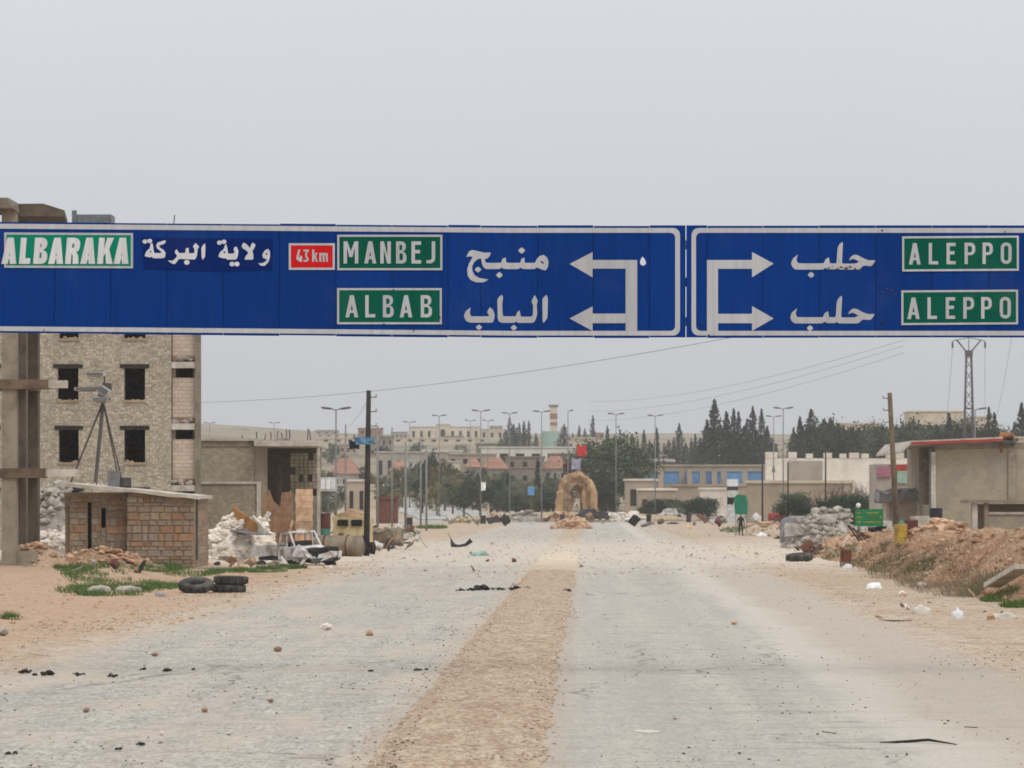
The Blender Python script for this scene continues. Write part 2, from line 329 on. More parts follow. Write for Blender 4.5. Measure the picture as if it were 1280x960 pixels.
# ------------------------------------------------------------------ mesh building
class MB:
    def __init__(s): s.v = []; s.f = []; s.M = None
    def add(s, vs, fs):
        k = len(s.v)
        if s.M is not None: vs = [s.M @ Vector(q) for q in vs]
        s.v += [tuple(q) for q in vs]; s.f += [tuple(i+k for i in f) for f in fs]; return s
    def box(s, x0, x1, y0, y1, z0, z1):
        return s.add([(x0, y0, z0), (x1, y0, z0), (x1, y1, z0), (x0, y1, z0), (x0, y0, z1), (x1, y0, z1), (x1, y1, z1), (x0, y1, z1)],
                     [(3, 2, 1, 0), (4, 5, 6, 7), (0, 1, 5, 4), (1, 2, 6, 5), (2, 3, 7, 6), (3, 0, 4, 7)])
    def hexa(s, b4, t4):
        return s.add(list(b4)+list(t4), [(3, 2, 1, 0), (4, 5, 6, 7), (0, 1, 5, 4), (1, 2, 6, 5), (2, 3, 7, 6), (3, 0, 4, 7)])
    def bar(s, p, q, wd, ht=None):                       # rectangular bar between two points
        p = Vector(p); q = Vector(q); d = (q-p).normalized(); ht = ht or wd
        up = Vector((0, 0, 1)) if abs(d.z) < .9 else Vector((0, 1, 0))
        a = d.cross(up).normalized()*wd/2; b = a.cross(d).normalized()*ht/2
        return s.hexa([p-a-b, p+a-b, p+a+b, p-a+b], [q-a-b, q+a-b, q+a+b, q-a+b])
    def tube(s, pts, r, n=6, cap=True):
        pts = [Vector(q) for q in pts]; rr = r if hasattr(r, '__len__') else [r]*len(pts)
        vs, fs = [], []
        for i, q in enumerate(pts):
            d = (pts[min(i+1, len(pts)-1)]-pts[max(i-1, 0)]).normalized()
            up = Vector((0, 0, 1)) if abs(d.z) < .9 else Vector((1, 0, 0))
            a = d.cross(up).normalized(); b = a.cross(d)
            vs += [q+(a*math.cos(2*PI*k/n)+b*math.sin(2*PI*k/n))*rr[i] for k in range(n)]
        for i in range(len(pts)-1):
            fs += [(i*n+k, i*n+(k+1) % n, (i+1)*n+(k+1) % n, (i+1)*n+k) for k in range(n)]
        if cap: fs += [tuple(range(n))[::-1], tuple(range((len(pts)-1)*n, len(pts)*n))]
        return s.add(vs, fs)
    def lathe(s, prf, c=(0, 0, 0), n=16, axis='z'):
        vs, fs = [], []
        for r, z in prf:
            for k in range(n):
                t = 2*PI*k/n; x, y = r*math.cos(t), r*math.sin(t)
                vs.append(Vector(c)+Vector({'z': (x, y, z), 'x': (z, x, y), 'y': (x, z, y)}[axis]))
        m = len(prf)
        for i in range(m-1): fs += [(i*n+k, i*n+(k+1) % n, (i+1)*n+(k+1) % n, (i+1)*n+k) for k in range(n)]
        if prf[0] != prf[-1]: fs += [tuple(range(n))[::-1], tuple(range((m-1)*n, m*n))]
        else: pass
        return s.add(vs, fs)
    def rock(s, c, r, seed=None, flat=.7):
        g = rnd; k = [(1, 0, 0), (-1, 0, 0), (0, 1, 0), (0, -1, 0), (0, 0, 1), (0, 0, -1), (.6, .6, .6), (-.6, .6, .6), (.6, -.6, .6), (-.6, -.6, .6), (.6, .6, -.5), (-.6, .6, -.5), (.6, -.6, -.5), (-.6, -.6, -.5)]
        sx, sy, sz = r*g.uniform(.6, 1.3), r*g.uniform(.6, 1.3), r*flat*g.uniform(.6, 1.2); t = g.uniform(0, 6.3); ct, st = math.cos(t), math.sin(t)
        vs = []
        for x, y, z in k:
            j = g.uniform(.72, 1.12); x, y, z = x*sx*j, y*sy*j, z*sz*j; vs.append((c[0]+x*ct-y*st, c[1]+x*st+y*ct, c[2]+z))
        fs = [(4, 6, 7), (4, 7, 9), (4, 9, 8), (4, 8, 6), (5, 11, 10), (5, 13, 11), (5, 12, 13), (5, 10, 12), (0, 6, 8), (0, 8, 12), (0, 12, 10), (0, 10, 6), (1, 9, 7), (1, 7, 11), (1, 11, 13), (1, 13, 9), (2, 7, 6), (2, 6, 10), (2, 10, 11), (2, 11, 7), (3, 8, 9), (3, 9, 13), (3, 13, 12), (3, 12, 8)]
        return s.add(vs, fs)
    def pebble(s, c, r):
        g = rnd; t = g.uniform(0, 6.3); vs = [(c[0]+math.cos(t+k*2.1)*r*g.uniform(.7, 1.3), c[1]+math.sin(t+k*2.1)*r*g.uniform(.7, 1.3), c[2]) for k in range(3)]
        vs += [(c[0]+(q[0]-c[0])*.6+g.uniform(-.15, .15)*r, c[1]+(q[1]-c[1])*.6, c[2]+r*g.uniform(.3, .65)) for q in vs]
        return s.add(vs, [(0, 1, 4, 3), (1, 2, 5, 4), (2, 0, 3, 5), (3, 4, 5)])
    def leaf(s, c, sz):
        a = Vector((rnd.gauss(0, 1), rnd.gauss(0, 1), rnd.gauss(0, 1))).normalized()*sz
        b = a.orthogonal().normalized()*sz*rnd.uniform(.4, .7); c = Vector(c)
        return s.add([c-a, c+b, c+a, c-b], [(0, 1, 2, 3)])
    def build(s, name, mat, parent=None, local=False, loc=None, smooth=False, label=None, kind=None):
        off = Vector((0, 0, 0))
        if not local:
            q = parent
            while q is not None: off += q.location; q = q.parent
            if loc is not None: off = off+Vector(loc)
        me = bpy.data.meshes.new(name)
        me.from_pydata([tuple(Vector(q)-off) for q in s.v], [], s.f); me.update()
        bm = bmesh.new(); bm.from_mesh(me); bmesh.ops.recalc_face_normals(bm, faces=bm.faces); bm.to_mesh(me); bm.free()
        if smooth: me.polygons.foreach_set('use_smooth', [True]*len(me.polygons))
        me.materials.append(M[mat] if isinstance(mat, str) else mat)
        o = bpy.data.objects.new(name, me); COL.objects.link(o)
        if parent is not None: o.parent = parent
        if loc is not None: o.location = loc
        if label: o['label'] = label
        if kind: o['kind'] = kind
        return o
def tag(o, label, cat, group=None):
    o['label'] = label; o['category'] = cat
    if group: o['group'] = group
    return o
def thing(name, loc, label, cat, group=None, rz=0, sc=1):
    o = bpy.data.objects.new(name, None); COL.objects.link(o); o.empty_display_size = .2
    o.location = loc; o.rotation_euler = (0, 0, rz); o.scale = (sc,)*3
    return tag(o, label, cat, group)
def copy_tree(o, parent=None):
    c = o.copy(); COL.objects.link(c); c.parent = parent
    for ch in list(o.children): copy_tree(ch, c)
    return c
def struct(o): o['kind'] = 'structure'; return o
def flat(polys, y0, th, name, mat, parent, label=None):
    """plate(s) from closed outlines in (x, z); an outline inside another is a hole; front face at y0"""
    cu = bpy.data.curves.new(name, 'CURVE'); cu.dimensions = '2D'; cu.fill_mode = 'BOTH'; cu.extrude = th/2
    for pl in polys:
        sp = cu.splines.new('POLY'); sp.points.add(len(pl)-1); sp.use_cyclic_u = True
        for q, (x, z) in zip(sp.points, pl): q.co = (x, z, 0, 1)
    t = bpy.data.objects.new(name, cu); COL.objects.link(t)
    me = bpy.data.meshes.new_from_object(t.evaluated_get(bpy.context.evaluated_depsgraph_get()))
    bpy.data.objects.remove(t); bpy.data.curves.remove(cu)
    off = Vector((0, 0, 0)); q = parent
    while q is not None: off += q.location; q = q.parent
    px, py, pz = off
    for v in me.vertices:
        x, z, k = v.co; v.co = (x-px, y0+th/2-k-py, z-pz)
    me.materials.clear(); me.materials.append(M[mat]); me.name = name
    o = bpy.data.objects.new(name, me); COL.objects.link(o); o.parent = parent
    if label: o['label'] = label
    return o
def wall(mb, x0, x1, z0, z1, y0, th, ops):               # wall slab with rectangular openings
    xs = sorted({x0, x1, *[v for o in ops for v in o[:2]]}); zs = sorted({z0, z1, *[v for o in ops for v in o[2:4]]})
    for i in range(len(xs)-1):
        k = 0
        while k < len(zs)-1:
            def solid(k): 
                cx, cz = (xs[i]+xs[i+1])/2, (zs[k]+zs[k+1])/2
                return not any(o[0] < cx < o[1] and o[2] < cz < o[3] for o in ops)
            if solid(k):
                e = k
                while e+1 < len(zs)-1 and solid(e+1): e += 1
                mb.box(xs[i], xs[i+1], y0, y0+th, zs[k], zs[e+1]); k = e+1
            else: k += 1
    return mb
def crumple(o, amt, sc, seed=0):
    for v in o.data.vertices:
        q = v.co*sc; v.co += Vector((mnoise.noise((q.x, q.y, q.z+seed)), mnoise.noise((q.x+7, q.y, q.z+seed)), mnoise.noise((q.x, q.y+9, q.z+seed))))*amt
def sub(o, n):
    bm = bmesh.new(); bm.from_mesh(o.data); bmesh.ops.subdivide_edges(bm, edges=bm.edges, cuts=n, use_grid_fill=True); bm.to_mesh(o.data); bm.free()
# ------------------------------------------------------------------ ground, roads, median
def rng(a, b, st): return [a+st*i for i in range(int(round((b-a)/st))+1)]
YS = rng(-120, 18, 6)+rng(20, 298, 2)+rng(300, 700, 5)+rng(720, 3200, 40)+rng(3500, 6200, 300)
pos = rng(1.5, 60, 1.5)+rng(66, 200, 7)+rng(240, 1000, 40)+rng(1200, 3000, 300)
XS = [-v for v in reversed(pos)]+[0]+pos
mb = MB(); nx = len(XS)
mb.v = [(x, y, TZ(x, y)) for y in YS for x in XS]
mb.f = [(j*nx+i, j*nx+i+1, (j+1)*nx+i+1, (j+1)*nx+i) for j in range(len(YS)-1) for i in range(nx-1)]
struct(mb.build('ground', 'dirt', smooth=True))
def jag(u, y, a): return u+a*mnoise.noise((u*7.3, y*.35, 5))+a*.6*mnoise.noise((u*3.1, y*1.3, 2))
def strip(u0, u1, y0, y1, z, a0, a1, st=.7):
    mb = MB(); ys = rng(y0, y1, st); k = 8
    for y in ys:
        l, r = jag(u0, y, a0)+.024*y, jag(u1, y, a1)+.024*y
        mb.v += [(l+(r-l)*i/k, y, z) for i in range(k+1)]
    for j in range(len(ys)-1): mb.f += [(j*(k+1)+i, j*(k+1)+i+1, (j+1)*(k+1)+i+1, (j+1)*(k+1)+i) for i in range(k)]
    return mb
struct(strip(-10.4, -2.35, -80, 412, .006, .9, .05).build('road', 'asphalt_l'))
struct(strip(-.62, 7.6, -80, 412, .006, .05, .7).build('road', 'asphalt_r'))
mb = MB(); ys = rng(-80, 178, .4); k = 10                # raised gravel median
for y in ys:
    l, r = jag(-2.45, y, .07)+.024*y, jag(-.52, y, .14)+.024*y; fade = 1-sst(120, 175, y)
    for i in range(k+1):
        t = i/k; h = min(1, min(t, 1-t)*7)
        mb.v.append((l+(r-l)*t, y, .012+fade*(h*.07+.03*h*mnoise.noise((t*4, y*.9, 8)))))
for j in range(len(ys)-1): mb.f += [(j*(k+1)+i, j*(k+1)+i+1, (j+1)*(k+1)+i+1, (j+1)*(k+1)+i) for i in range(k)]
struct(mb.build('median_strip', 'median', smooth=True))
mb = MB(); g_ = gp(808, 915); n_ = 18                    # last worn scrap of lane paint
mb.v = [(g_.x+.2*math.cos(2*PI*i/n_)*rnd.uniform(.75, 1.15), g_.y+.3*math.sin(2*PI*i/n_)*rnd.uniform(.5, 1.2), .0105) for i in range(n_)]; mb.f = [tuple(range(n_))]
struct(mb.build('lane_marking', 'concrete_lt'))
IC = Vector((8.6, 440, 0))                               # roundabout island
mb = MB(); n = 60
for r in (17, 32): mb.v += [(IC.x+r*math.cos(2*PI*i/n), IC.y+r*math.sin(2*PI*i/n), .02) for i in range(n)]
mb.f = [(i, (i+1) % n, n+(i+1) % n, n+i) for i in range(n)]
struct(mb.build('roundabout_road', 'asphalt_far'))
mb = MB(); rings = [(18.2, .0), (18.2, .3), (17.8, .32), (17.5, .2), (13, .75), (7, 1.15), (3, 1.25), (.1, 1.26)]
for r, z in rings: mb.v += [(IC.x+r*math.cos(2*PI*i/n), IC.y+r*math.sin(2*PI*i/n), z+.1*(r < 17)*mnoise.noise((i*.9, r, 0))) for i in range(n)]
for j in range(len(rings)-1): mb.f += [(j*n+i, j*n+(i+1) % n, (j+1)*n+(i+1) % n, (j+1)*n+i) for i in range(n)]
struct(mb.build('roundabout_island', mk('island_soil', (172, 150, 120), (130, 118, 90), .8, .5)))
mb = MB(); ys = rng(462, 680, 4)
for y in ys:
    c = -6-.03*(y-462)-.00012*(y-462)**2*6; hw = 7.5-(y-462)*.008
    mb.v += [(c-hw, y, TZ(c-hw, y)+.1), (c+hw, y, TZ(c+hw, y)+.1)]
mb.f = [(2*j, 2*j+1, 2*j+3, 2*j+2) for j in range(len(ys)-1)]
struct(mb.build('side_road', 'asphalt_far'))

# ------------------------------------------------------------------ the two sign boards on their gantry
D0 = 50.63; K = F/D0
def SX(px): return (px-CX)/K
def SZ(py): return CAMH+(HZ-py)/K
def tl(x): return -5.2*max(0, (640-x)/640)               # the long board hangs a little higher at its far left end
def sp(pts): return [(SX(x), SZ(y)) for x, y in pts]
def arc(cx, cy, r, a0, a1, n=6): return [(cx+r*math.cos(R(a0+(a1-a0)*i/n)), cy+r*math.sin(R(a0+(a1-a0)*i/n))) for i in range(n+1)]
def rrect(x0, y0, x1, y1, r, n=5): return arc(x1-r, y1-r, r, 0, 90, n)+arc(x0+r, y1-r, r, 90, 180, n)+arc(x0+r, y0+r, r, 180, 270, n)+arc(x1-r, y0+r, r, 270, 360, n)
def dshape(x0, y0, x1, y1, r, n=5): return [(x0, y0)]+arc(x1-r, y0+r, r, -90, 0, n)+arc(x1-r, y1-r, r, 0, 90, n)+[(x0, y1)]
def glyph(ch, W, s):
    """outlines on a box W wide and 1 high (y up), stroke s"""
    h = s*.5
    if ch == 'A':
        k = W/2-.56*s; q = 1.1*s; y = .2; y2 = .2+.85*s
        return [[(0, 0), (k, 1), (W-k, 1), (W, 0), (W-q, 0), (W-q-y*k, y), (q+y*k, y), (q, 0)], [(q+y2*k, y2), (W-q-y2*k, y2), (W/2, (W/2-q)/k)]]
    if ch == 'B':
        r = min(.24, W*.42)
        o = [(0, 0)]+arc(W-r, r, r, -90, 0)+arc(W-r, .53-r, r, 0, 70, 4)+arc(W-.03-r, .53+r, r, -70, 0, 4)+arc(W-.03-r, 1-r, r, 0, 90)+[(0, 1)]
        i = max(.02, r-s*.8)
        return [o, dshape(s, s, W-s, .53-h*.9, i), dshape(s, .53+h*.9, W-.03-s, 1-s, i)]
    if ch == 'P' or ch == 'R':
        r = min(.28, W*.45); i = max(.02, r-s*.8); m = .42
        o = [(0, 0), (0, 1)]+arc(W-r, 1-r, r, 90, 0)+arc(W-r, m+r, r, 0, -90 if ch == 'P' else -60)
        o += [(s, m), (s, 0)] if ch == 'P' else [(W-s*.2, m-.1), (W, 0), (W-s*1.05, 0), (W-s*1.15, m-.09), (W-s*1.5, m-.02), (s, m-.02), (s, 0)]
        return [o, dshape(s, m+s*.85, W-s, 1-s, i)]
    if ch == 'O': return [rrect(0, 0, W, 1, W*.48, 8), rrect(s, s, W-s, 1-s, (W/2-s)*.9, 8)]
    if ch == 'L': return [[(0, 0), (W, 0), (W, s), (s, s), (s, 1), (0, 1)]]
    if ch == 'E': return [[(0, 0), (W, 0), (W, s), (s, s), (s, .46), (W*.88, .46), (W*.88, .46+s), (s, .46+s), (s, 1-s), (W, 1-s), (W, 1), (0, 1)]]
    if ch == 'J': r = W*.62; return [[(W, 1), (W-s, 1)]+[(W-s, r)]+arc(W-r-s*0, r, r-s, 0, -75)[1:]+[(.02, s*1.0), (0, .02)]+arc(W-r, r, r, -80, 0)]
    if ch == 'M': m = .34; return [[(0, 0), (s, 0), (s, .74), (W/2-s*.45, m-.05), (W/2+s*.45, m-.05), (W-s, .74), (W-s, 0), (W, 0), (W, 1), (W-s*1.1, 1), (W/2, m+.22), (s*1.1, 1), (0, 1)]]
    if ch == 'N': return [[(0, 0), (s, 0), (s, .68), (W-s*1.05, 0), (W, 0), (W, 1), (W-s, 1), (W-s, .32), (s*1.05, 1), (0, 1)]]
    if ch == 'K': return [[(0, 0), (s, 0), (s, .3), (s*1.3, .4), (W-s*1.15, 0), (W, 0), (s*1.9, .57), (W-.02, 1), (W-s*1.25, 1), (s, .57), (s, 1), (0, 1)]]
    if ch == '4': return [[(W*.62, 0), (W*.62+s, 0), (W*.62+s, .2), (W, .2), (W, .2+s), (W*.62+s, .2+s), (W*.62+s, .5), (W*.62, .5), (W*.62, .2+s), (s*1.1, .2+s), (W*.7, 1), (W*.7-s*1.1, 1), (0, .2+s), (0, .2)]]
    if ch == '3': r = W*.48; return [[(0, 1), (0, 1-s), (W-s*1.5, 1-s), (W*.3, .6), (W*.3, .6-s*.8)]+arc(W-r, r, r-s, 70, -90)+[(0, s), (0, 0)]+arc(W-r, r, r, -90, 60)+[(W*.62, .64), (W, 1-s), (W, 1)]]
    if ch == 'k': return [[(0, 0), (s, 0), (s, .22), (s*1.5, .32), (W-s, 0), (W, 0), (s*2.0, .46), (W, .74), (W-s*1.2, .74), (s, .44), (s, 1), (0, 1)]]
    if ch == 'm': x = W/2-s/2; return [[(0, 0), (s, 0), (s, .7-s), (x, .7-s), (x, 0), (x+s, 0), (x+s, .7-s), (W-s, .7-s), (W-s, 0), (W, 0)]+arc(W-.12, .6, .12, 0, 90, 3)+[(0, .72)]]
def letter(ch, x0, x1, y0, y1, s, yf, mat, parent, shear=0):
    h = y1-y0; g = glyph(ch, (x1-x0)/h, s)
    flat([sp([(x0+x*h+shear*y*h, y1-y*h) for x, y in pl]) for pl in g], yf, .003, 'letter', mat, parent)
SCAR = [(1036, 335, 2.2), (1041, 333, 1.2), (1047, 336.5, 2.0), (1052, 334, 2.6), (1058, 335.5, 3.0), (1063, 334, 2.2), (1069, 336, 2.6), (1075, 337, 1.8), (1044, 329, .9), (1056, 327, .8), (1025, 321, .9), (1109, 361, 1.6), (1115, 363, 1.2), (1104, 365, 1.0), (1119, 368, .9)]
gantry = thing('sign_gantry', (0, D0+.5, 0), 'steel overhead gantry carrying the long blue road signs', 'gantry')
for px in (-190, 1440):
    mb = MB(); x = SX(px); mb.box(x-.2, x+.2, D0+.3, D0+.7, 0, SZ(262)); mb.box(x-.45, x+.45, D0+.05, D0+.95, .0, .25); mb.build('post', 'galv', gantry)
for py in (303, 350, 400):
    MB().bar((SX(-190), D0+.5, SZ(py)), (SX(1440), D0+.5, SZ(py)), .14).build('beam', 'galv', gantry)
def board(xs, label, hole=None):
    b = thing('sign_board', (SX((xs[0]+xs[-1])/2), D0, SZ(422)), label, 'road sign')
    for x0, x1 in zip(xs, xs[1:]):
        g = .3; j = rnd.uniform(-.45, .45)
        pl = [sp([(x0+g, 282+tl(x0)*.85+j), (x1-g, 282+tl(x1)*.85+j), (x1-g, 422+tl(x1)*1.15+j), (x0+g, 422+tl(x0)*1.15+j)])]
        if hole and x0 < hole[0][0] < x1: pl.append(sp(hole))
        flat(pl, D0+rnd.uniform(0, .004), .03, 'panel', 'blue', b)
    for x in xs[1:-1]:
        MB().box(SX(x)-.03, SX(x)+.03, D0+.0355, D0+.043, SZ(418+tl(x)), SZ(286+tl(x))).build('joint_strip', 'hole', b)
    for py in (300, 402):
        MB().bar((SX(xs[0]+2), D0+.085, SZ(py+tl(xs[0]))), (SX(xs[-1]-2), D0+.085, SZ(py+tl(xs[-1]))), .08).build('rail', 'galv', b)
    for px in (xs[0]+60, (xs[0]+xs[-1])/2, xs[-1]-60):
        MB().box(SX(px)-.04, SX(px)+.04, D0+.13, D0+.46, SZ(350)-.05, SZ(350)+.05).build('bracket', 'galv', b)
    return b
tear = [(803, 320.5), (805.5, 323), (807.8, 328), (806.5, 331), (803.5, 332), (800.5, 330.5), (800, 327), (801.2, 323.5)]
bl = board([-142, -72, -2, 68, 138, 208.5, 279, 349.5, 420, 490, 560, 601, 672, 742, 812, 857.2], 'longer blue road sign with the green ALBARAKA, MANBEJ and ALBAB plates and left-pointing arrows', tear)
br = board([857.8, 884, 954, 1024, 1094.5, 1165, 1236, 1306, 1376], 'shorter blue road sign with two green ALEPPO plates and right-pointing arrows')
def bx(x, y): return (x, y+tl(x))
xo = [-138, 0, 160, 320, 480, 640]
outer = [bx(x, 284.8) for x in xo]+[(844.5-2.6, 285)]+arc(841.5, 293.5, 8.5, -90, 0)+arc(841.5, 411, 8.5, 0, 90)+[(x, 419.4+tl(x)*1.1) for x in xo[::-1]]
inner = [bx(x+(5.6 if x < -100 else 0), 291) for x in xo]+arc(838, 297, 6, -90, 0)+arc(838, 407.6, 6, 0, 90)+[(x+(5.6 if x < -100 else 0), 413.6+tl(x)*1.1) for x in xo[::-1]]
flat([sp(outer), sp(inner)], D0-.005, .004, 'border', 'white', bl)
flat([sp(rrect(864.3, 285, 1372, 419.4, 9)), sp(rrect(870, 291, 1366.5, 413.6, 6))], D0-.005, .004, 'border', 'white', br)
flat([sp([(712, 330), (740.7, 315), (740.7, 325), (796.5, 325), (796.5, 413.9), (782, 413.9), (782, 404), (740.7, 404), (740.7, 413.8), (712, 398), (740.7, 383), (740.7, 392), (782, 392), (782, 335.8), (740.7, 335.8), (740.7, 346.7)])], D0-.006, .004, 'arrow', 'white', bl)
flat([sp([(967, 329.5), (940, 315), (940, 325), (883.7, 325), (883.7, 413.9), (897.5, 413.9), (897.5, 404), (940, 404), (940, 413.6), (967, 398), (940, 382.5), (940, 392.3), (897.5, 392.3), (897.5, 336), (940, 336), (940, 346.7)])], D0-.006, .004, 'arrow', 'white', br)
def plate(x0, x1, y0, y1, mat, parent, letters, bw=2.1, s=.15, ly=None, lmat='white', shear=0, sk=0):
    p = flat([sp([(x0, y0), (x1, y0+sk), (x1, y1+sk), (x0, y1)])], D0-.010, .006, 'name_plate', mat, parent)
    e = .4; o = [(x0-e, y0-e), (x1+e, y0-e+sk), (x1+e, y1+e+sk), (x0-e, y1+e)]
    flat([sp(o), sp([(x0+bw, y0+bw), (x1-bw, y0+bw+sk), (x1-bw, y1-bw+sk), (x0+bw, y1-bw)])], D0-.014, .003, 'plate_border', lmat, p)
    for ch, a, b in letters: letter(ch, a, b, ly[0]+sk*(a-x0)/(x1-x0), ly[1]+sk*(a-x0)/(x1-x0), s, D0-.015, lmat, p, shear)
    return p
plate(5.8, 166, 291, 334.3, 'green2', bl, [], 2.3, sk=.8)
pl = [c for c in bl.children if c.name.startswith('name_plate')][-1]
for ch, a, b in [('A', 1.8, 20.5), ('L', 24, 37.5), ('B', 41.6, 58.5), ('A', 60.3, 79), ('R', 81.5, 98.5), ('A', 100.4, 119), ('K', 121.6, 141), ('A', 142, 160.6)]:
    letter(ch, a, b, 297.2, 330, .22, D0-.018, 'white2', pl, .075)
plate(361.4, 418.2, 304.5, 337, 'red', bl, [('4', 370.5, 377.8), ('3', 379.4, 386.0), ('k', 390.3, 397.3), ('m', 399.2, 409.9)], 2.3, .16, (312, 327.4))
plate(422, 552.6, 293.9, 337.4, 'green', bl, [('M', 429.5, 447.9), ('A', 455.3, 470.5), ('N', 475.4, 488.6), ('B', 495.1, 508), ('E', 514.4, 526.4), ('J', 532.8, 544)], 2.2, .155, (301.8, 329.5))
plate(421.8, 551.9, 360.6, 405, 'green', bl, [('A', 431.9, 447.8), ('L', 456.7, 469), ('B', 478.6, 492), ('A', 499.8, 515.4), ('B', 526, 540)], 2.2, .15, (369, 396.8))
plate(1128, 1273, 296, 339, 'green', br, [('A', 1136, 1150.7), ('L', 1160.8, 1172.5), ('E', 1183, 1194.5), ('P', 1205.5, 1218.8), ('P', 1228, 1240.8), ('O', 1250.8, 1264.3)], 2.1, .15, (304, 330.8), sk=-1)
plate(1127, 1272, 363.5, 406, 'green', br, [('A', 1134, 1149.4), ('L', 1159.2, 1171), ('E', 1182, 1193.8), ('P', 1204, 1217.5), ('P', 1226.3, 1239.5), ('O', 1249.5, 1263.3)], 2.1, .15, (372, 399), sk=-1)
def arabic(parent, ox, oy, k, polys, dots, mat='white', dia=True):
    f = lambda q: (ox+q[0]/k, oy+q[1]/k)
    sm = []
    for pl in polys:                                     # round the traced outline a little
        q = []
        n_ = len(pl)
        for i in range(n_):
            a, b, c = Vector(pl[i-1]), Vector(pl[i]), Vector(pl[(i+1) % n_])
            t = .22
            q += [tuple(b+(a-b)*t), tuple(b*.94+(a+c)*.03), tuple(b+(c-b)*t)]
        sm.append(q)
    flat([sp([f(q) for q in pl]) for pl in sm], D0-.012 if mat == 'white2' else D0-.006, .004, 'arabic_word', mat, parent)
    for x, y, r in dots:
        n_ = 4 if dia else 10
        pts = [(x+r*1.12*math.cos(2*PI*i/n_), y+r*math.sin(2*PI*i/n_)) for i in range(n_)]
        if dia:
            pts = [p2 for i in range(4) for p2 in [tuple(Vector(pts[i])*.84+Vector(pts[i-1])*.16), tuple(Vector(pts[i])*.84+Vector(pts[(i+1) % 4])*.16)]]
        flat([sp([f(q) for q in pts])], D0-.012 if mat == 'white2' else D0-.006, .004, 'arabic_dot', mat, parent)
arabic(bl, 576, 304, 10.667, [[(70, 185), (110, 110), (150, 90), (220, 103), (300, 125), (405, 125), (380, 180), (345, 210), (318, 205), (335, 262), (540, 262), (550, 210), (600, 190), (605, 262), (795, 262), (805, 210), (850, 190), (852, 262), (990, 262), (1010, 215), (1050, 172), (1105, 155), (1150, 190), (1170, 250), (1160, 320), (1130, 365), (1080, 350), (1010, 322), (985, 345), (830, 345), (795, 325), (770, 345), (580, 345), (540, 325), (515, 345), (330, 345), (295, 310), (280, 262), (268, 200), (225, 215), (180, 250), (150, 310), (155, 370), (185, 430), (250, 465), (375, 485), (300, 522), (200, 522), (130, 490), (92, 430), (85, 350), (110, 270), (160, 182), (120, 175)], [(1056, 232), (1102, 252), (1110, 280), (1070, 264)]], [(812, 98, 46), (515, 425, 44), (230, 352, 44)])
arabic(bl, 576, 360, 10.667, [[(1145, 88), (1162, 150), (1155, 400), (1105, 468), (1090, 440), (1088, 140)], [(985, 90), (1027, 170), (1012, 225), (1020, 350), (995, 430), (965, 465), (760, 465), (738, 445), (715, 465), (540, 465), (505, 440), (492, 400), (488, 160), (500, 130), (545, 88), (564, 120), (552, 220), (560, 378), (735, 378), (750, 325), (785, 296), (800, 383), (935, 383), (960, 365), (965, 230), (940, 180)], [(132, 255), (120, 330), (135, 378), (370, 378), (380, 365), (350, 325), (385, 254), (430, 290), (452, 360), (440, 430), (425, 462), (120, 462), (70, 440), (42, 380), (60, 315)]], [(243, 525, 42), (707, 530, 42)])
halab = [[(187, 190), (165, 260), (185, 312), (530, 312), (555, 255), (600, 230), (610, 312), (700, 312), (715, 100), (740, 55), (780, 22), (785, 60), (772, 300), (785, 315), (950, 315), (1005, 290), (960, 265), (920, 250), (864, 272), (890, 225), (935, 193), (990, 205), (1060, 245), (1130, 270), (1222, 270), (1190, 320), (1160, 350), (1060, 340), (1000, 395), (740, 395), (715, 375), (690, 390), (580, 390), (548, 370), (520, 395), (150, 395), (110, 360), (93, 310), (115, 250)]]
arabic(br, 980, 300, 10.667, halab, [(360, 465, 44)]); arabic(br, 979, 367.3, 10.667, halab, [(357, 458, 42)])
flat([sp([(177, 297), (341, 299), (340, 337), (270, 339), (180, 336)])], D0-.008, .005, 'painted_patch', 'navy', bl)
arabic(bl, 170, 290, 14.222, [[(1225, 200), (1236, 260), (1228, 440), (1185, 500), (1168, 440), (1162, 290), (1180, 250)], [(1060, 192), (1128, 265), (1097, 300), (1087, 420), (1050, 492), (760, 478), (735, 520), (690, 572), (640, 562), (566, 508), (660, 510), (710, 460), (735, 430), (688, 360), (720, 302), (765, 375), (875, 375), (888, 288), (938, 282), (942, 380), (1040, 375), (1038, 300), (1012, 260)], [(524, 145), (528, 190), (480, 222), (410, 240), (420, 270), (490, 320), (528, 370), (515, 452), (460, 468), (310, 468), (282, 442), (240, 452), (152, 430), (188, 340), (245, 290), (265, 195), (298, 205), (322, 375), (450, 375), (440, 345), (375, 290), (358, 240), (385, 188), (450, 168)], [(260, 330), (278, 350), (265, 367), (238, 357)]], [(160, 170, 40), (245, 160, 40), (905, 540, 44)], 'white2', False)
arabic(bl, 260, 290, 14.222, [[(325, 210), (347, 300), (357, 385), (450, 385), (475, 350), (453, 320), (470, 268), (512, 262), (542, 340), (527, 440), (500, 492), (340, 492), (320, 467), (280, 472), (182, 440), (213, 360), (285, 300), (300, 238)], [(290, 338), (312, 360), (295, 384), (268, 366)], [(630, 186), (690, 218), (750, 290), (765, 230), (795, 186), (848, 230), (825, 280), (790, 340), (807, 410), (807, 492), (648, 492), (670, 430), (720, 375), (690, 335), (618, 290), (598, 250)], [(1070, 297), (1103, 350), (1103, 450), (1072, 540), (1010, 603), (940, 598), (890, 558), (970, 555), (1030, 520), (1045, 485), (978, 460), (968, 400), (1010, 328)], [(1040, 368), (1062, 390), (1045, 412), (1018, 395)]], [(205, 190, 40), (285, 175, 40), (430, 570, 42), (515, 570, 42)], 'white2', False)
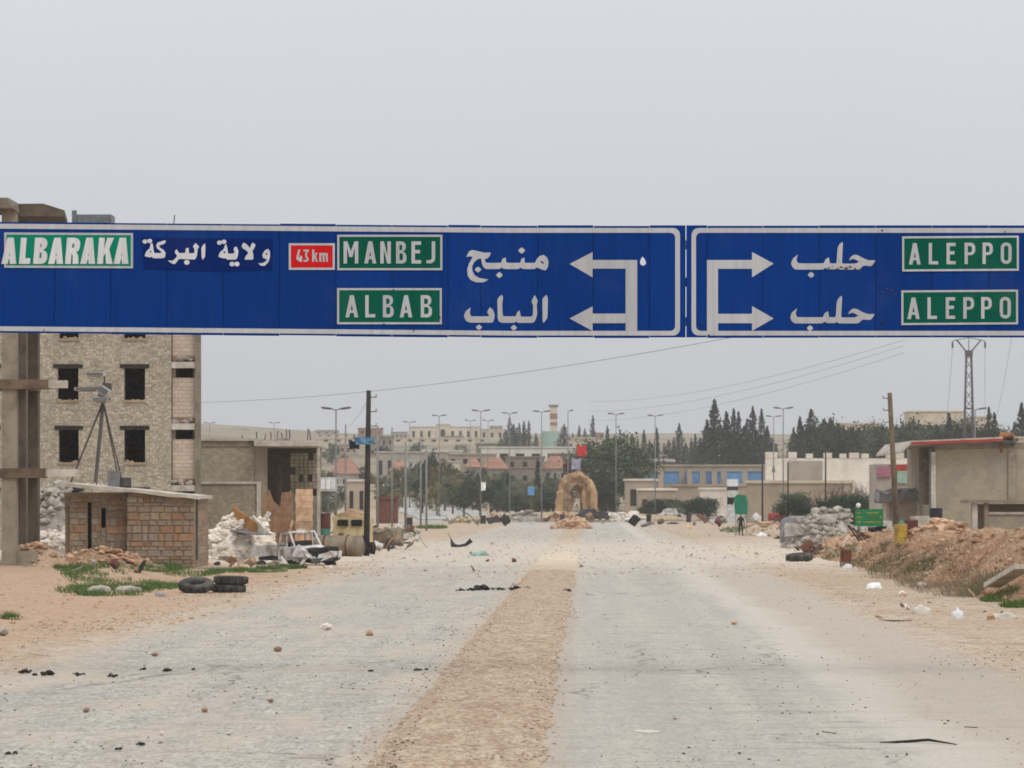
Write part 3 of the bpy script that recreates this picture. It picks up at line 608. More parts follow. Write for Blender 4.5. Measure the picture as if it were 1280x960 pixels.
for b, L in ((bl, [(803.6, 320, .9), (799.6, 333, 1), (855, 298.5, 1.6), (517, 413.5, 1.1), (492, 362.5, 1.2), (550, 397, 1.1), (55, 412.5, .9), (480, 404.6, .8)]), (br, [(1102.7, 288, 1.4), (1104, 402, 1.8), (877, 406.5, 1.6), (886, 419, 1.1), (1107, 328, .9), (1256, 290, .9), (1248, 412.5, .8), (910, 321, .8), (973, 309, .7), (1016, 322, .7), (1040, 314, .6), (1112, 366, .9), (1118, 361, .7), (1100, 362, 1), (1272, 345, .7), (1055, 336, .8), (1062, 333, .7), (1046, 335, .7), (1068, 337, .6), (1049, 326, .6), (1018, 318, .5), (1030, 316, .5), (1250, 392, .7)])):
    for x, y, r in L:
        flat([sp([(x+r*rnd.uniform(.7, 1.25)*math.cos(2*PI*i/7), y+r*rnd.uniform(.7, 1.2)*math.sin(2*PI*i/7)) for i in range(7)])], D0-.021, .003, 'bullet_mark', 'hole', b)
for x, y, r in SCAR:
    flat([sp([(x+r*rnd.uniform(.5, 1.3)*math.cos(2*PI*i/8), y+.5*r*rnd.uniform(.4, 1.3)*math.sin(2*PI*i/8)) for i in range(8)])], D0-.012, .002, 'paint_scar', 'rust', br)
# ------------------------------------------------------------------ left side: unfinished concrete frame
fr = thing('unfinished_building', (PX(11, 122), 122, 0), 'unfinished grey concrete frame with bare columns and projecting beams', 'building')
X0 = PX(2, 122); X1 = PX(20, 122); cw = X1-X0; zt = PZ(262, 124)
for ix, bx0 in enumerate((X0, X0-5.2, X0-10.4)):
    for iy, d in enumerate((122, 125.2, 128.4)):
        mb = MB(); w2 = cw if iy == 0 else cw*.8
        mb.box(bx0, bx0+w2, d, d+.55, -.3, zt)
        mb.build('column', 'concrete' if iy == 0 else 'concrete_dk', fr)  # rear rows take the darker copy, their shade put into the colour
for k, py in enumerate((592, 481, 369)):
    z = PZ(py, 122)
    xr = PX(57 if k == 0 else 60, 122)
    MB().box(X0-11, xr, 121.9, 122.65, z-.16, z+.2).build('beam', 'wood', fr, label='brown boarded beam end')
    MB().box(xr+.002, PX(95 if k == 0 else 83, 122), 122.05, 122.45, z-.12, z+.17).build('beam_stub', 'concrete_lt', fr)
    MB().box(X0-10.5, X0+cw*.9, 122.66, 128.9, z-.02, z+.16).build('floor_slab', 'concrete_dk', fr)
mb = MB(); zr = PZ(262, 122)
mb.hexa([(X0-11, 121.2, zr), (PX(15, 121.2), 121.2, zr), (PX(22, 122), 122.5, zr-.1), (X0-11, 134, zr)], [(X0-11, 121.2, PZ(246, 121.2)), (PX(10, 121.2), 121.2, PZ(247, 121.2)), (PX(20, 122), 122.5, PZ(254, 122.5)), (X0-11, 134, zr+.4)])
mb.build('roof_slab', 'concrete', fr)
mb = MB(); b0 = [(PX(18, 122.6), 122.6, PZ(268, 122)), (PX(80, 122.6), 122.6, PZ(269, 122)), (PX(80, 126), 127, PZ(269, 122)), (PX(18, 126), 127, PZ(268, 122))]
mb.hexa(b0, [(PX(18, 122.6), 122.6, PZ(253, 122)), (PX(54, 122.6), 122.6, PZ(252.5, 122)), (PX(54, 126), 127, PZ(252.5, 122)), (PX(18, 126), 127, PZ(253, 122))])
mb.add([(PX(54.05, 122.6), 122.61, PZ(252.6, 122)), (PX(80.5, 122.6), 122.61, PZ(261, 122)), (PX(80.5, 126), 126.9, PZ(261, 122)), (PX(54.05, 126), 126.9, PZ(252.6, 122)), (PX(54.05, 122.6), 122.61, PZ(268.5, 122)), (PX(80.5, 122.6), 122.61, PZ(269, 122)), (PX(80.5, 126), 126.9, PZ(269, 122)), (PX(54.05, 126), 126.9, PZ(268.5, 122))], [(0, 1, 2, 3), (0, 4, 5, 1), (1, 5, 6, 2), (2, 6, 7, 3), (4, 7, 6, 5), (0, 3, 7, 4)])
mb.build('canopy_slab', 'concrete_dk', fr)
MB().box(PX(20, 122), PX(45, 122), 122.3, 126, -.2, .95).build('plinth', 'concrete', fr)

# ------------------------------------------------------------------ stone apartment block
DB = 166.0
ap = thing('apartment_building', (PX(146, DB), DB, 0), 'tall bare stone apartment block with gaping dark windows', 'building')
zt = PZ(305, DB); fl = PZ(460, DB)-PZ(537, DB)
xl, xr = PX(-60, DB), PX(214, DB)
ops = []; fr_ops = []
for r, (ya, yb) in enumerate(((383, 423), (460, 500), (537, 578), (614, 655))):
    for (xa, xb) in ((-30, -5), (73, 99), (156, 182)):
        o = (PX(xa, DB)+rnd.uniform(-.05, .05), PX(xb, DB)+rnd.uniform(-.05, .05), PZ(yb, DB), PZ(ya, DB)); ops.append(o)
mb = MB(); wall(mb, xl, xr, -.3, zt, DB, .35, ops); mb.build('front_wall', 'stonewall', ap)
for o in ops:
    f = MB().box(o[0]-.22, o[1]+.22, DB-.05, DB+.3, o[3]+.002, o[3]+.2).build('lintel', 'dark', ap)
    mb = MB(); mb.box(o[0]-.06, o[1]+.06, DB-.06, DB+.36, o[2]-.12, o[2]-.002)
    for q in range(5): mb.rock((o[0]+(o[1]-o[0])*rnd.random(), DB+.1, o[2]), rnd.uniform(.06, .18))
    mb.build('sill', 'stone', ap)
for k in range(4): MB().box(xl+.01, PX(243, DB)-1.3, DB+.36, DB+11, PZ(537, DB)+.45+fl*(k-1)-.1, PZ(537, DB)+.45+fl*(k-1)+.08).build('floor_slab', 'concrete_dk', ap)
MB().box(xl-.35, xl, DB, DB+11.4, -.3, zt).build('side_wall', 'stonewall', ap)
MB().box(xl, PX(250, DB)-1.25, DB+11.02, DB+11.4, -.3, zt).build('back_wall', 'stonewall', ap)
MB().box(xr-.02, xr+.18, DB+.37, DB+11, -.3, zt).build('partition_wall', 'stonewall', ap)
MB().hexa([(xl-.6, DB-.3, zt+.002), (PX(252, DB), DB-.3, zt+.002), (PX(252, DB)-1.25, DB+11.6, zt+.002), (xl-.6, DB+11.6, zt+.002)], [(xl-.6, DB-.3, zt+.3), (PX(252, DB), DB-.3, zt+.3), (PX(252, DB)-1.25, DB+11.6, zt+.3), (xl-.6, DB+11.6, zt+.3)]).build('roof_slab', 'concrete', ap)
xc0, xc1 = PX(244, DB), PX(250, DB)
MB().box(xc0, xc1, DB-.1, DB+.5, -.3, zt).build('corner_column', 'concrete', ap)
for k in range(6):
    y = DB+1.45+k*1.75; q = -(y-DB)*.108
    MB().box(xc0+q, xc1+q, y-.9, y+.8, -.3, zt-.05*k).build('side_pier', 'stonewall2', ap)
for k in range(-2, 3):                                   # corner bay: slab edges, blockwork and open gaps
    zf = PZ(460, DB)+fl*k*1.0
    MB().box(xr+.02, xc0-.02, DB-.02, DB+.4, zf, zf+.32).build('slab_edge', 'concrete_lt', ap)
    MB().box(xr+.05, xc0-.03, DB+.22, DB+.42, zf-fl+.62, zf-.5).build('block_infill', 'blocks', ap)
    MB().box(xr+.05, xc0-.03, DB+.12, DB+.44, zf-fl+.42, zf-fl+.6).build('block_course', 'brickred', ap)
    mb = MB()
    for q in range(9): mb.rock((xr+(xc0-xr)*rnd.uniform(.1, .9), DB+rnd.uniform(.0, .3), zf-fl+.4+rnd.uniform(-.05, .12)), rnd.uniform(.1, .24))
    mb.build('broken_sill', 'rubble_grey', ap)
mb = MB(); q0, q1 = PX(93, DB+3), PX(139, DB+3); mb.box(q0, q1, DB+3, DB+4.6, zt+.3, PZ(268, DB+3)); mb.box(q0-.12, q0+.12, DB+2.9, DB+3.1, zt+.3, PZ(263, DB+3))
tk = mb.build('water_tank', 'galv', loc=(q0, DB+3, zt+.3)); tag(tk, 'grey metal water tank on the apartment block roof', 'water tank')
mb = MB(); mb.tube([(PX(205, DB), DB+4, zt+.3), (PX(208, DB), DB+4, PZ(260, DB))], .03, 5)
tag(mb.build('antenna', 'steel', loc=(PX(205, DB), DB+4, zt)), 'thin rooftop antenna rod behind the blue sign', 'antenna')

# ------------------------------------------------------------------ rubble heaps
def heap(name, label, cx, cy, rx, ry, h, mat, n, r0, r1, big=8, cat='rubble', basemat=None, skew=0):
    c = Vector((cx, cy, TZ(cx, cy))); t = thing(name, c, label, cat)
    mb = MB(); N, Q = 20, 7
    hf = lambda x, y: h*max(0, 1-((x/rx)**2+(y/ry)**2))**.8*(1+skew*x/rx)*(1+.35*mnoise.noise((x*1.1+cx, y*.9, cy)))
    for q in range(Q+1):
        f = 1-q/Q
        mb.v += [(c.x+rx*f*math.cos(2*PI*i/N), c.y+ry*f*math.sin(2*PI*i/N), c.z-.05+hf(rx*f*math.cos(2*PI*i/N), ry*f*math.sin(2*PI*i/N))) for i in range(N)]
    for q in range(Q): mb.f += [(q*N+i, q*N+(i+1) % N, (q+1)*N+(i+1) % N, (q+1)*N+i) for i in range(N)]
    o = mb.build('mound', basemat or mat, t); crumple(o, min(.18, h*.12), 2.3, cx)
    n = int(n*1.7); mb = MB()
    for _ in range(n):
        a_, f = rnd.uniform(0, 2*PI), math.sqrt(rnd.random())*1.08; x, y = rx*f*math.cos(a_), ry*f*math.sin(a_)
        r = r0+(r1-r0)*rnd.random()**3; mb.rock((c.x+x, c.y+y, c.z+hf(x, y)+r*.1), r)
    mb.build('stones', mat, t, kind='stuff')
    for _ in range(big):
        a_, f = rnd.uniform(PI, 2*PI), rnd.uniform(.2, 1); x, y = rx*f*math.cos(a_), ry*f*math.sin(a_)
        m2 = MB(); r = r1*rnd.uniform(.9, 1.7); p_ = (c.x+x, c.y+y, c.z+hf(x, y)+r*.15)
        if _ % 3 == 0 and h > .5:
            m2.M = Matrix.Translation(p_) @ Matrix.Rotation(rnd.uniform(0, 6.3), 4, 'Z') @ Matrix.Rotation(rnd.uniform(-1, 1), 4, 'X'); m2.box(-r*1.3, r*1.3, -r*.8, r*.8, -r*.16, r*.16)
            o = m2.build('broken_slab', mat, t); sub(o, 2); crumple(o, r*.2, 2.5/r, _)
        else: m2.rock(p_, r, flat=.6); m2.build('boulder', mat, t)
    return t
x = lambda px, d: PX(px, d)
heap('rubble_heap', 'heap of white broken limestone between the stone hut and the wrecked pickup', x(296, 148), 150, 1.9, 2.6, 2.05, 'rubble', 420, .06, .28, 14)
heap('rubble_heap', 'pale rubble heap between the concrete frame and the stone hut', x(57, 150), 152, 1.7, 3, 3.0, 'rubble_grey', 320, .08, .35, 12)
heap('rubble_heap', 'low white rubble at the foot of the concrete frame behind the hut', x(62, 142), 143, 1.6, 2, 1.1, 'rubble', 160, .05, .2, 6)
heap('earth_mound', 'low reddish earth mound in front of the stone hut', x(125, 127), 127.5, 2.0, 1.6, .55, 'rubble_tan', 90, .05, .2, 6, 'mound', 'bank')
heap('earth_mound', 'tan earth pile beside the concrete frame column', x(50, 124), 123.6, 1.3, 1.4, .7, 'rubble_tan', 60, .05, .2, 5, 'mound', 'dirt')
heap('rubble_heap', 'small brick rubble spilled against the hut corner', x(142, 133), 134.2, .9, .8, .55, 'brickred', 80, .05, .16, 5)

# ------------------------------------------------------------------ stone hut
DH = 133.0
hut = thing('stone_hut', (PX(200, DH), DH, 0), 'low hut of reddish stone blocks under a pale tilted concrete slab', 'hut')
hx0, hx1 = PX(158, DH), PX(243, DH); axl = PX(80, DH+.7); d2 = DH+.7
def rt(x): return PZ(622, DH)+(hx1-x)*.10-.05             # underside of the tilted roof slab
MB().hexa([(hx0+.06, DH+.12, -.2), (hx1-.06, DH+.12, -.2), (hx1-.06, DH+6.6, -.2), (hx0+.06, DH+6.6, -.2)], [(hx0+.06, DH+.12, rt(hx0)), (hx1-.06, DH+.12, rt(hx1)), (hx1-.06, DH+6.6, rt(hx1)), (hx0+.06, DH+6.6, rt(hx0))]).build('wall_core', 'mortar', hut)
mb = MB(); za = rt(hx0)-.02
dops = [(axl+.0, axl+.22, .3, za-.55), (PX(109, d2), PX(114, d2), .3, za-.4), (PX(126, d2), PX(132, d2), PZ(660, d2), PZ(635, d2))]
wall(mb, axl, hx0+.05, -.2, za, d2+.06, .25, dops); mb.box(axl, axl+.3, d2+.32, d2+5, -.2, za); mb.box(axl, hx0, d2+5.01, d2+5.3, -.2, za)
mb.build('annex_wall', 'mortar', hut)
SB = {}
def stones(parent, x0, x1, z0, topf, y, ops, along='x', mats=('stone', 'stone', 'mortar', 'stone_or', 'mortar', 'stone_gr')):
    z = z0
    while z < topf(x0):
        h = rnd.choice((.14, .18, .22, .26, .33)); p_ = x0+rnd.uniform(-.2, 0)
        while p_ < x1:
            w_ = rnd.uniform(.18, .62); a_, b_ = max(p_, x0), min(p_+w_, x1); p_ += w_
            if b_-a_ < .07: continue
            cx, cz = (a_+b_)/2, z+h/2
            if z+h > topf(cx)-.02 or any(o[0]-.02 < b_ and a_ < o[1]+.02 and o[2] < cz < o[3] for o in ops): continue
            key = rnd.randrange(6)
            if key not in SB:
                m2 = MB(); v = [(sx*(.5-rnd.uniform(.0, .06)), sy*.5, sz*(.5-rnd.uniform(0, .06))) for sx, sy, sz in ((-1, 1, -1), (1, 1, -1), (1, 1, 1), (-1, 1, 1))]
                f_ = [(q[0]*.86+rnd.uniform(-.03, .03), -.5+rnd.uniform(0, .35), q[2]*.82+rnd.uniform(-.03, .03)) for q in v]
                mm = [(q[0], -.1, q[2]) for q in v]
                m2.v = v+mm+f_; m2.f = [(j, (j+1) % 4, 4+(j+1) % 4, 4+j) for j in range(4)]+[(4+j, 4+(j+1) % 4, 8+(j+1) % 4, 8+j) for j in range(4)]+[(8, 9, 10, 11), (3, 2, 1, 0)]
                SB[key] = {}
                for mt in ('stone', 'stone_or', 'stone_gr', 'mortar'):
                    ob = m2.build('stone_block', mt, local=True); SB[key][mt] = ob.data; bpy.data.objects.remove(ob)
            mt = rnd.choice(mats)
            if mt == 'stone' and .35 < (z-z0)/2.8 < .9 and rnd.random() < .2: mt = 'stone_or'
            ob = bpy.data.objects.new('stone_block', SB[key][mt]); COL.objects.link(ob); ob.parent = parent
            L = Vector((cx, y, cz)) if along == 'x' else Vector((y, cx, cz))
            ob.location = L-parent.location; ob.scale = (b_-a_-.012, .09+rnd.uniform(0, .06), h-.012)
            if along == 'y': ob.rotation_euler = (0, 0, PI/2)
        z += h
stones(hut, hx0, hx1, -.1, rt, DH+.1, [])
stones(hut, DH+.1, DH+6.6, -.1, lambda q: rt(hx1), hx1-.08, [(DH+.5, DH+.75, .9, 2.6)], 'y', ('stone', 'stone_gr', 'mortar', 'stone_or', 'mortar'))
am = ('stone', 'stone_gr', 'mortar', 'stone_or', 'mortar')
for q0, q1 in ((dops[0][1], dops[1][0]), (dops[1][1], dops[2][0]), (dops[2][1], hx0-.02)): stones(hut, q0+.01, q1-.01, .2, lambda q: za-.03, d2+.06, [], 'x', am)
stones(hut, dops[0][0], dops[0][1], dops[0][3]+.02, lambda q: za-.03, d2+.06, [], 'x', am); stones(hut, dops[2][0], dops[2][1], .2, lambda q: dops[2][2], d2+.06, [], 'x', am)
mb = MB(); e = .22
mb.hexa([(axl-.15, DH+.3, rt(axl)), (hx0-e, DH-.2, rt(hx0-e)), (hx1+.2, DH-.2, rt(hx1+.2)), (hx1+.12, DH+6.9, rt(hx1))], [(axl-.15, DH+.3, rt(axl)+.14), (hx0-e, DH-.2, rt(hx0-e)+.14), (hx1+.2, DH-.2, rt(hx1+.2)+.15), (hx1+.12, DH+6.9, rt(hx1)+.14)])
mb.hexa([(axl-.15, DH+.31, rt(axl)), (hx1+.12, DH+6.9, rt(hx1)), (hx1-.2, DH+8, rt(hx1)), (axl-.15, DH+8, rt(axl))], [(axl-.15, DH+.31, rt(axl)+.14), (hx1+.12, DH+6.9, rt(hx1)+.14), (hx1-.2, DH+8, rt(hx1)+.14), (axl-.15, DH+8, rt(axl)+.14)])
o = mb.build('roof_slab', 'concrete_lt', hut); sub(o, 5); crumple(o, .07, 2.2, 3)
MB().tube([(hx1+.06, DH+.5, .4), (hx1+.06, DH+.5, rt(hx1))], .05, 6).build('downpipe', 'steel', hut)
# mast on the hut roof
DM = 136.5; rz = lambda px: rt(PX(px, DM))+.13
mast = thing('floodlight_mast', (PX(122, DM), DM, rz(122)), 'steel tripod mast with broken floodlights standing on the hut roof', 'mast')
ap3 = (PX(129, DM), DM, PZ(502, DM))
for px, py, dd, r_ in ((88, 609, 0, .045), (122, 610, -.8, .085), (146, 598, 1.2, .035), (154, 598, .2, .035)):
    MB().tube([(PX(px, DM), DM+dd, rz(px)-.02), ap3], r_, 6).build('leg', 'steel', mast)
MB().box(PX(121, DM), PX(137, DM), DM-.4, DM+.4, PZ(501, DM), PZ(497, DM)).build('platform', 'galv', mast)
MB().tube([ap3, (PX(131, DM), DM, PZ(466, DM))], .04, 6).build('post', 'steel', mast)
def flood(px0, px1, py0, py1, tilt):
    c = Vector((PX((px0+px1)/2, DM), DM-.3, PZ((py0+py1)/2, DM))); w_ = PX(px1, DM)-PX(px0, DM); h_ = abs(PZ(py0, DM)-PZ(py1, DM))
    mb = MB(); mb.M = Matrix.Translation(c) @ Matrix.Rotation(R(tilt), 4, 'Y'); mb.box(-w_/2, w_/2, -.25, .25, -h_/2, h_/2); mb.box(-w_*.3, w_*.3, .0, .3, -h_*.95, -h_/2-.002)
    f = mb.build('floodlight', 'carwhite', mast); m2 = MB(); m2.M = mb.M; m2.box(-w_*.44, w_*.44, -.27, -.252, -h_*.38, h_*.38); m2.build('lens', 'galv', f)
flood(109, 132, 466, 470, 2); flood(124, 138, 484, 494, 35); flood(95, 126, 484, 488, -2); flood(117, 137, 497, 502, 0)
MB().box(PX(128, DM), PX(139, DM), DM-.1, DM+.3, PZ(488, DM), PZ(479, DM)).build('junction_box', 'steel', mast)
mb = MB(); c0 = PX(138, DM); mb.box(c0, PX(153, DM), DM-1, DM-.85, rz(150)-.0, PZ(589, DM)); tag(mb.build('metal_panel', 'cargrey', loc=(c0, DM-1, rz(150))), 'pale grey metal panel propped on the hut roof', 'panel')
mb = MB(); mb.M = Matrix.Translation((PX(158, DM), DM-.6, rz(158)+.2)) @ Matrix.Rotation(.5, 4, 'Z'); mb.box(-.2, .2, -.25, .25, -.2, .25); mb.box(-.14, .14, -.3, -.252, -.1, .16)
tag(mb.build('equipment_box', 'steel'), 'dark equipment box behind the panel on the hut roof', 'box')
heap('roof_rubble', 'crumbled stone chips along the hut roof', PX(110, DM), DM-.5, .9, .8, .01, 'rubble', 10, .05, .1, 0, 'rubble').location.z = rz(110)

# ------------------------------------------------------------------ flat building behind with porch
DF = 187.0
fb = thing('flat_building', (PX(320, DF), DF, 0), 'one storey flat roofed stone building with a dark open porch', 'building')
mb = MB(); wall(mb, PX(246, DF), PX(334, DF), -.3, PZ(558, DF), DF, .3, [(PX(331, DF), PX(333.9, DF), 0, 2.2)]); mb.box(PX(246, DF), PX(246, DF)+.3, DF+.31, DF+9, -.3, PZ(558, DF)); mb.build('front_wall', 'stonewall2', fb)
MB().box(PX(245, DF), PX(331, DF), DF-.08, DF+.35, PZ(558, DF)+.002, PZ(551, DF)).build('ring_beam', 'concrete', fb)
MB().box(PX(319, DF), PX(334, DF), DF-.12, DF-.002, -.3, PZ(558, DF)).build('pier', 'concrete', fb)
MB().box(PX(245, DF), PX(325, DF), DF-.25, DF+9.2, PZ(551, DF)+.002, PZ(548, DF)).build('roof_slab', 'concrete_lt', fb)
MB().box(PX(318, DF-1), PX(398, DF-1), DF-1.2, DF+9, PZ(558, DF), PZ(551, DF)).build('porch_slab', 'concrete_lt', fb)
MB().box(PX(300, DF)+.01, PX(399, DF+4), DF+6, DF+6.3, -.3, PZ(558, DF)).build('back_wall', 'concrete_dk', fb)
mb = MB(); bxr = PX(398, DF); y0 = DF+1.2
for r in range(14):
    for c in range(7):
        if rnd.random() < .1: continue
        q = PX(361, DF)+c*.26+(r % 2)*.04; z = -.2+r*.42
        if z+.4 > PZ(560, DF): continue
        mb.box(q, q+.235, y0+rnd.uniform(0, .05), y0+.3, z, z+.4)
mb.build('block_screen', 'blocks_grey', fb)
MB().box(PX(361, DF), bxr, y0+.31, y0+.36, -.2, PZ(560, DF)).build('screen_back', 'concrete_dk', fb)
MB().box(bxr-.06, bxr+.12, DF-.4, DF-.2, -.3, PZ(558, DF)-.004).build('porch_post', 'concrete_lt', fb)
MB().box(PX(344, DF), PX(349, DF), DF+2, DF+2.2, -.2, 5).build('inner_post', 'concrete_dk', fb)
mb = MB()
for px in (300, 318, 330, 337, 345, 352, 358, 360, 383, 385): mb.tube([(PX(px, DF), DF+rnd.uniform(0, 3), PZ(551, DF)), (PX(px, DF)+rnd.uniform(-.1, .1), DF+1, PZ(551, DF)+rnd.uniform(.3, .75))], .03, 4)
mb.build('rebar', 'rust', fb)
heap('roof_rubble', 'broken concrete lumps on the porch roof edge', PX(338, DF), DF+.6, 1.6, 1.2, .02, 'rubble_grey', 24, .08, .25, 3).location.z = PZ(551, DF)
DW = 176.0
yw = thing('yard_wall', (PX(290, DW), DW, 0), 'stone yard wall topped by a white coping before the porch', 'wall')
MB().box(PX(248, DW), PX(323, DW), DW, DW+.3, -.3, PZ(605, DW)).build('wall_face', 'stonewall2', yw)
MB().box(PX(248, DW), PX(325.5, DW), DW-.1, DW+.4, PZ(605, DW)+.002, PZ(602, DW)).build('coping', 'concrete_lt', yw)
MB().box(PX(321, DW), PX(326, DW), DW-.12, DW-.005, .4, PZ(605, DW)).build('pilaster', 'concrete_lt', yw)
DR = 168.0
def ruin(label, pts, mat, d, th=.3, stub=None):
    t = tag(MB().box(0, .01, 0, .01, 0, .01).build('x', mat), label, 'wall'); bpy.data.objects.remove(t)
    o = thing('ruined_wall', (PX(pts[0][0], d), d, 0), label, 'wall'); cu = flat([[(PX(a_, d), PZ(b_, d)) for a_, b_ in pts]], d, th, 'wall_face', mat, o); return o
ruin('broken grey masonry wall behind the white limestone heap', [(258, 700), (258, 622), (275, 620), (282, 632), (300, 628), (318, 640), (326, 652), (326, 700)], 'stonewall2', 170)
ruin('jagged red brown wall stub behind the pickup', [(328, 695), (328, 618), (336, 612), (341, 626), (350, 634), (352, 616), (364, 614), (366, 650), (372, 652), (372, 695)], 'brickred', 167)
pl_ = thing('stone_pillar', (PX(382, 165), 165, 0), 'tan stone gate pillar with toothed edges', 'pillar')
for k in range(11):
    w_ = .46+.04*(k % 2); cx = PX(381, 165); z = -.2+k*.335
    mb = MB(); mb.box(cx-w_+.0, cx+w_*.8, 165+rnd.uniform(0, .03), 165.7, z, z+.32); mb.build('stone_course', 'rubble_tan', pl_)
# ------------------------------------------------------------------ debris and wrecks at the left verge
def planks(L):
    for nm, mat, label, p_, q_, w_, h_ in L:
        o = MB().bar(p_, q_, w_, h_).build(nm, mat, loc=tuple((Vector(p_)+Vector(q_))/2)); tag(o, label, 'plank')
def at(px, py, d): return (PX(px, d), d, PZ(py, d))
planks([('plank', 'board', 'orange board leaning on the limestone heap', at(291, 640, 150), at(322, 662, 147), .06, .55), ('sheet_metal', 'cargrey', 'grey metal sheet fallen beside the orange board', at(296, 662, 149), at(328, 668, 146), .9, .06),
        ('plank', 'carwhite', 'short white plank standing in the debris behind the pickup', at(327, 655, 150), at(337, 640, 150), .1, .2), ('plank', 'concrete_lt', 'pale splintered board across the heap edge', at(316, 648, 148), at(331, 664, 146), .12, .3),
        ('beam', 'rubble_tan', 'thin pale stick upright behind the truck cab', at(361, 668, 152), at(366, 650, 152), .1, .1)])
def wheel(parent, c, r, wd, axis='y', rim=True):
    prf = [(r*.55, -wd/2), (r*.9, -wd/2), (r, -wd*.3), (r, wd*.3), (r*.9, wd/2), (r*.55, wd/2), (r*.55, -wd/2)]
    t = MB().lathe(prf, c, 18, axis).build('tyre', 'rubber', parent, local=True, smooth=False)
    if rim: MB().lathe([(r*.1, -wd*.2), (r*.54, -wd*.42), (r*.54, wd*.42), (r*.1, wd*.2)], c, 14, axis).build('rim', 'steel', t, local=True)
def prism_y(mb, pts, y0, y1):
    n_ = len(pts); mb.add([(a_, y0, b_) for a_, b_ in pts]+[(a_, y1, b_) for a_, b_ in pts], [tuple(range(n_)), tuple(range(n_, 2*n_))[::-1]]+[(i, (i+1) % n_, n_+(i+1) % n_, n_+i) for i in range(n_)]); return mb
def pickup(loc, rz, label, wreck, paint, sc=1):          # local x forward, length about 4.7 m
    t = thing('pickup_truck', loc, label, 'truck', None, rz, sc); W_ = .8
    if wreck: t.location.z -= .2; t.rotation_euler.x = R(4)
    bits = []
    mb = MB()
    mb.box(-2.3, -.25, -W_, W_, .62, .7); mb.box(-2.3, -.25, -W_, -W_+.06, .7, 1.1); mb.box(-2.3, -.25, W_-.06, W_, .7, 1.1); mb.box(-.31, -.25, -W_+.06, W_-.06, .7, 1.15); mb.box(-2.3, -2.24, -W_+.06, W_-.06, .7, 1.05)
    bits.append(mb.build('cargo_bed', paint, t, local=True))
    bits.append(prism_y(MB(), [(-.2, .5), (1.05, .5), (1.05, 1.02), (-.2, 1.05)], -W_, W_).build('cab_body', paint, t, local=True))
    for s_ in (-1, 1):
        y = s_*(W_-.08)
        for p_, q_ in (((-.17, y, 1.0), (-.05, y*.92, 1.64)), ((.38, y, 1.0), (.4, y*.92, 1.66)), ((1.02, y, .98), (.62, y*.92, 1.66))):
            MB().bar(p_, q_, .07).build('window_pillar', paint, t, local=True)
    bits.append(prism_y(MB(), [(-.1, 1.6), (.66, 1.62), (.6, 1.69), (.1, 1.71), (-.08, 1.68)], -W_*.9, W_*.9).build('cab_roof', paint, t, local=True))
    bits.append(prism_y(MB(), [(1.055, .45), (2.1, .45), (2.2, .55), (2.18, .85), (1.95, .95), (1.055, 1.03)], -W_, W_).build('bonnet', paint, t, local=True))
    for s_ in (-1, 1):
        MB().box(2.185, 2.22, s_*.55-.16, s_*.55+.16, .66, .84).build('headlight', 'glass', t, local=True)
        d_ = MB().box(.0, .96, s_*(W_+.012)-.01, s_*(W_+.012)+.01, .55, 1.0).build('door', paint, t, local=True)
        MB().box(.08, .22, s_*(W_+.035)-.012, s_*(W_+.035)+.012, .86, .9).build('handle', 'steel', d_, local=True)
    MB().box(2.2, 2.3, -W_*.98, W_*.98, .38, .54).build('bumper', 'steel', t, local=True)
    MB().box(-2.2, 2.0, -.45, .45, .4, .55).build('chassis', 'steel', t, local=True)
    if not wreck:
        for s_ in (-1, 1): prism_y(MB(), [(-.1, 1.06), (.96, 1.04), (.6, 1.6), (-.02, 1.58)], s_*(W_-.12)-.01, s_*(W_-.12)+.01).build('side_window', 'glass', t, local=True)
        MB().hexa([(1.0, -.68, 1.03), (1.0, .68, 1.03), (1.02, .68, 1.03), (1.02, -.68, 1.03)], [(.6, -.62, 1.62), (.6, .62, 1.62), (.62, .62, 1.62), (.62, -.62, 1.62)]).build('windscreen', 'glass', t, local=True)
    else:
        MB().box(.1, .5, -.6, .6, .7, 1.25).build('seat', 'char', t, local=True)
        o = MB().box(1.2, 2.25, -.6, .6, .3, .95).build('engine_block', 'char', t, local=True); sub(o, 3); crumple(o, .2, 2.5, 6)
        for o in bits: sub(o, 3); crumple(o, .34 if 'bonnet' in o.name else .09, 2.0, 3)
    for a_, s_ in ((-1.45, -1), (-1.45, 1), (1.5, -1), (1.5, 1)):
        wheel(t, (a_+(.2*s_ if wreck else 0), s_*(W_-.1), .33 if not wreck else .12), .33 if not wreck else .3, .22)
    return t
g_ = gp(372, 706)
pickup((g_.x-.1, g_.y+.4, g_.z), R(-50), 'wrecked dusty white pickup with smashed cab and no glass', True, 'carwreck')
g_ = gp(344, 690)
wk = thing('vehicle_cage', (g_.x, g_.y, TZ(g_.x, g_.y)), 'bent pale metal cage and crushed shell behind the wrecked pickup', 'wreckage')
for p_, q_ in (((-.9, 0, 0), (-.9, 0, 1.3)), ((.4, 0, 0), (.4, .1, 1.35)), ((-.3, 0, 0), (-.3, .2, 1.3)), ((-.95, 0, .7), (.4, 0, .75)), ((-.9, 1.2, 0), (-.9, 1.2, 1.1)), ((.4, 1.2, 0), (.5, 1.2, 1.2))): MB().tube([p_, q_], .05, 5).build('bar', 'carwhite', wk, local=True)
o = MB().box(-.7, .6, 0, 1.2, 1.15, 1.5).build('shell', 'carwhite', wk, local=True); sub(o, 4); crumple(o, .25, 2, 1)
o = MB().box(-.2, .5, .1, 1.1, .2, .9).build('panel', 'cargrey', wk, local=True); sub(o, 3); crumple(o, .2, 2, 5)
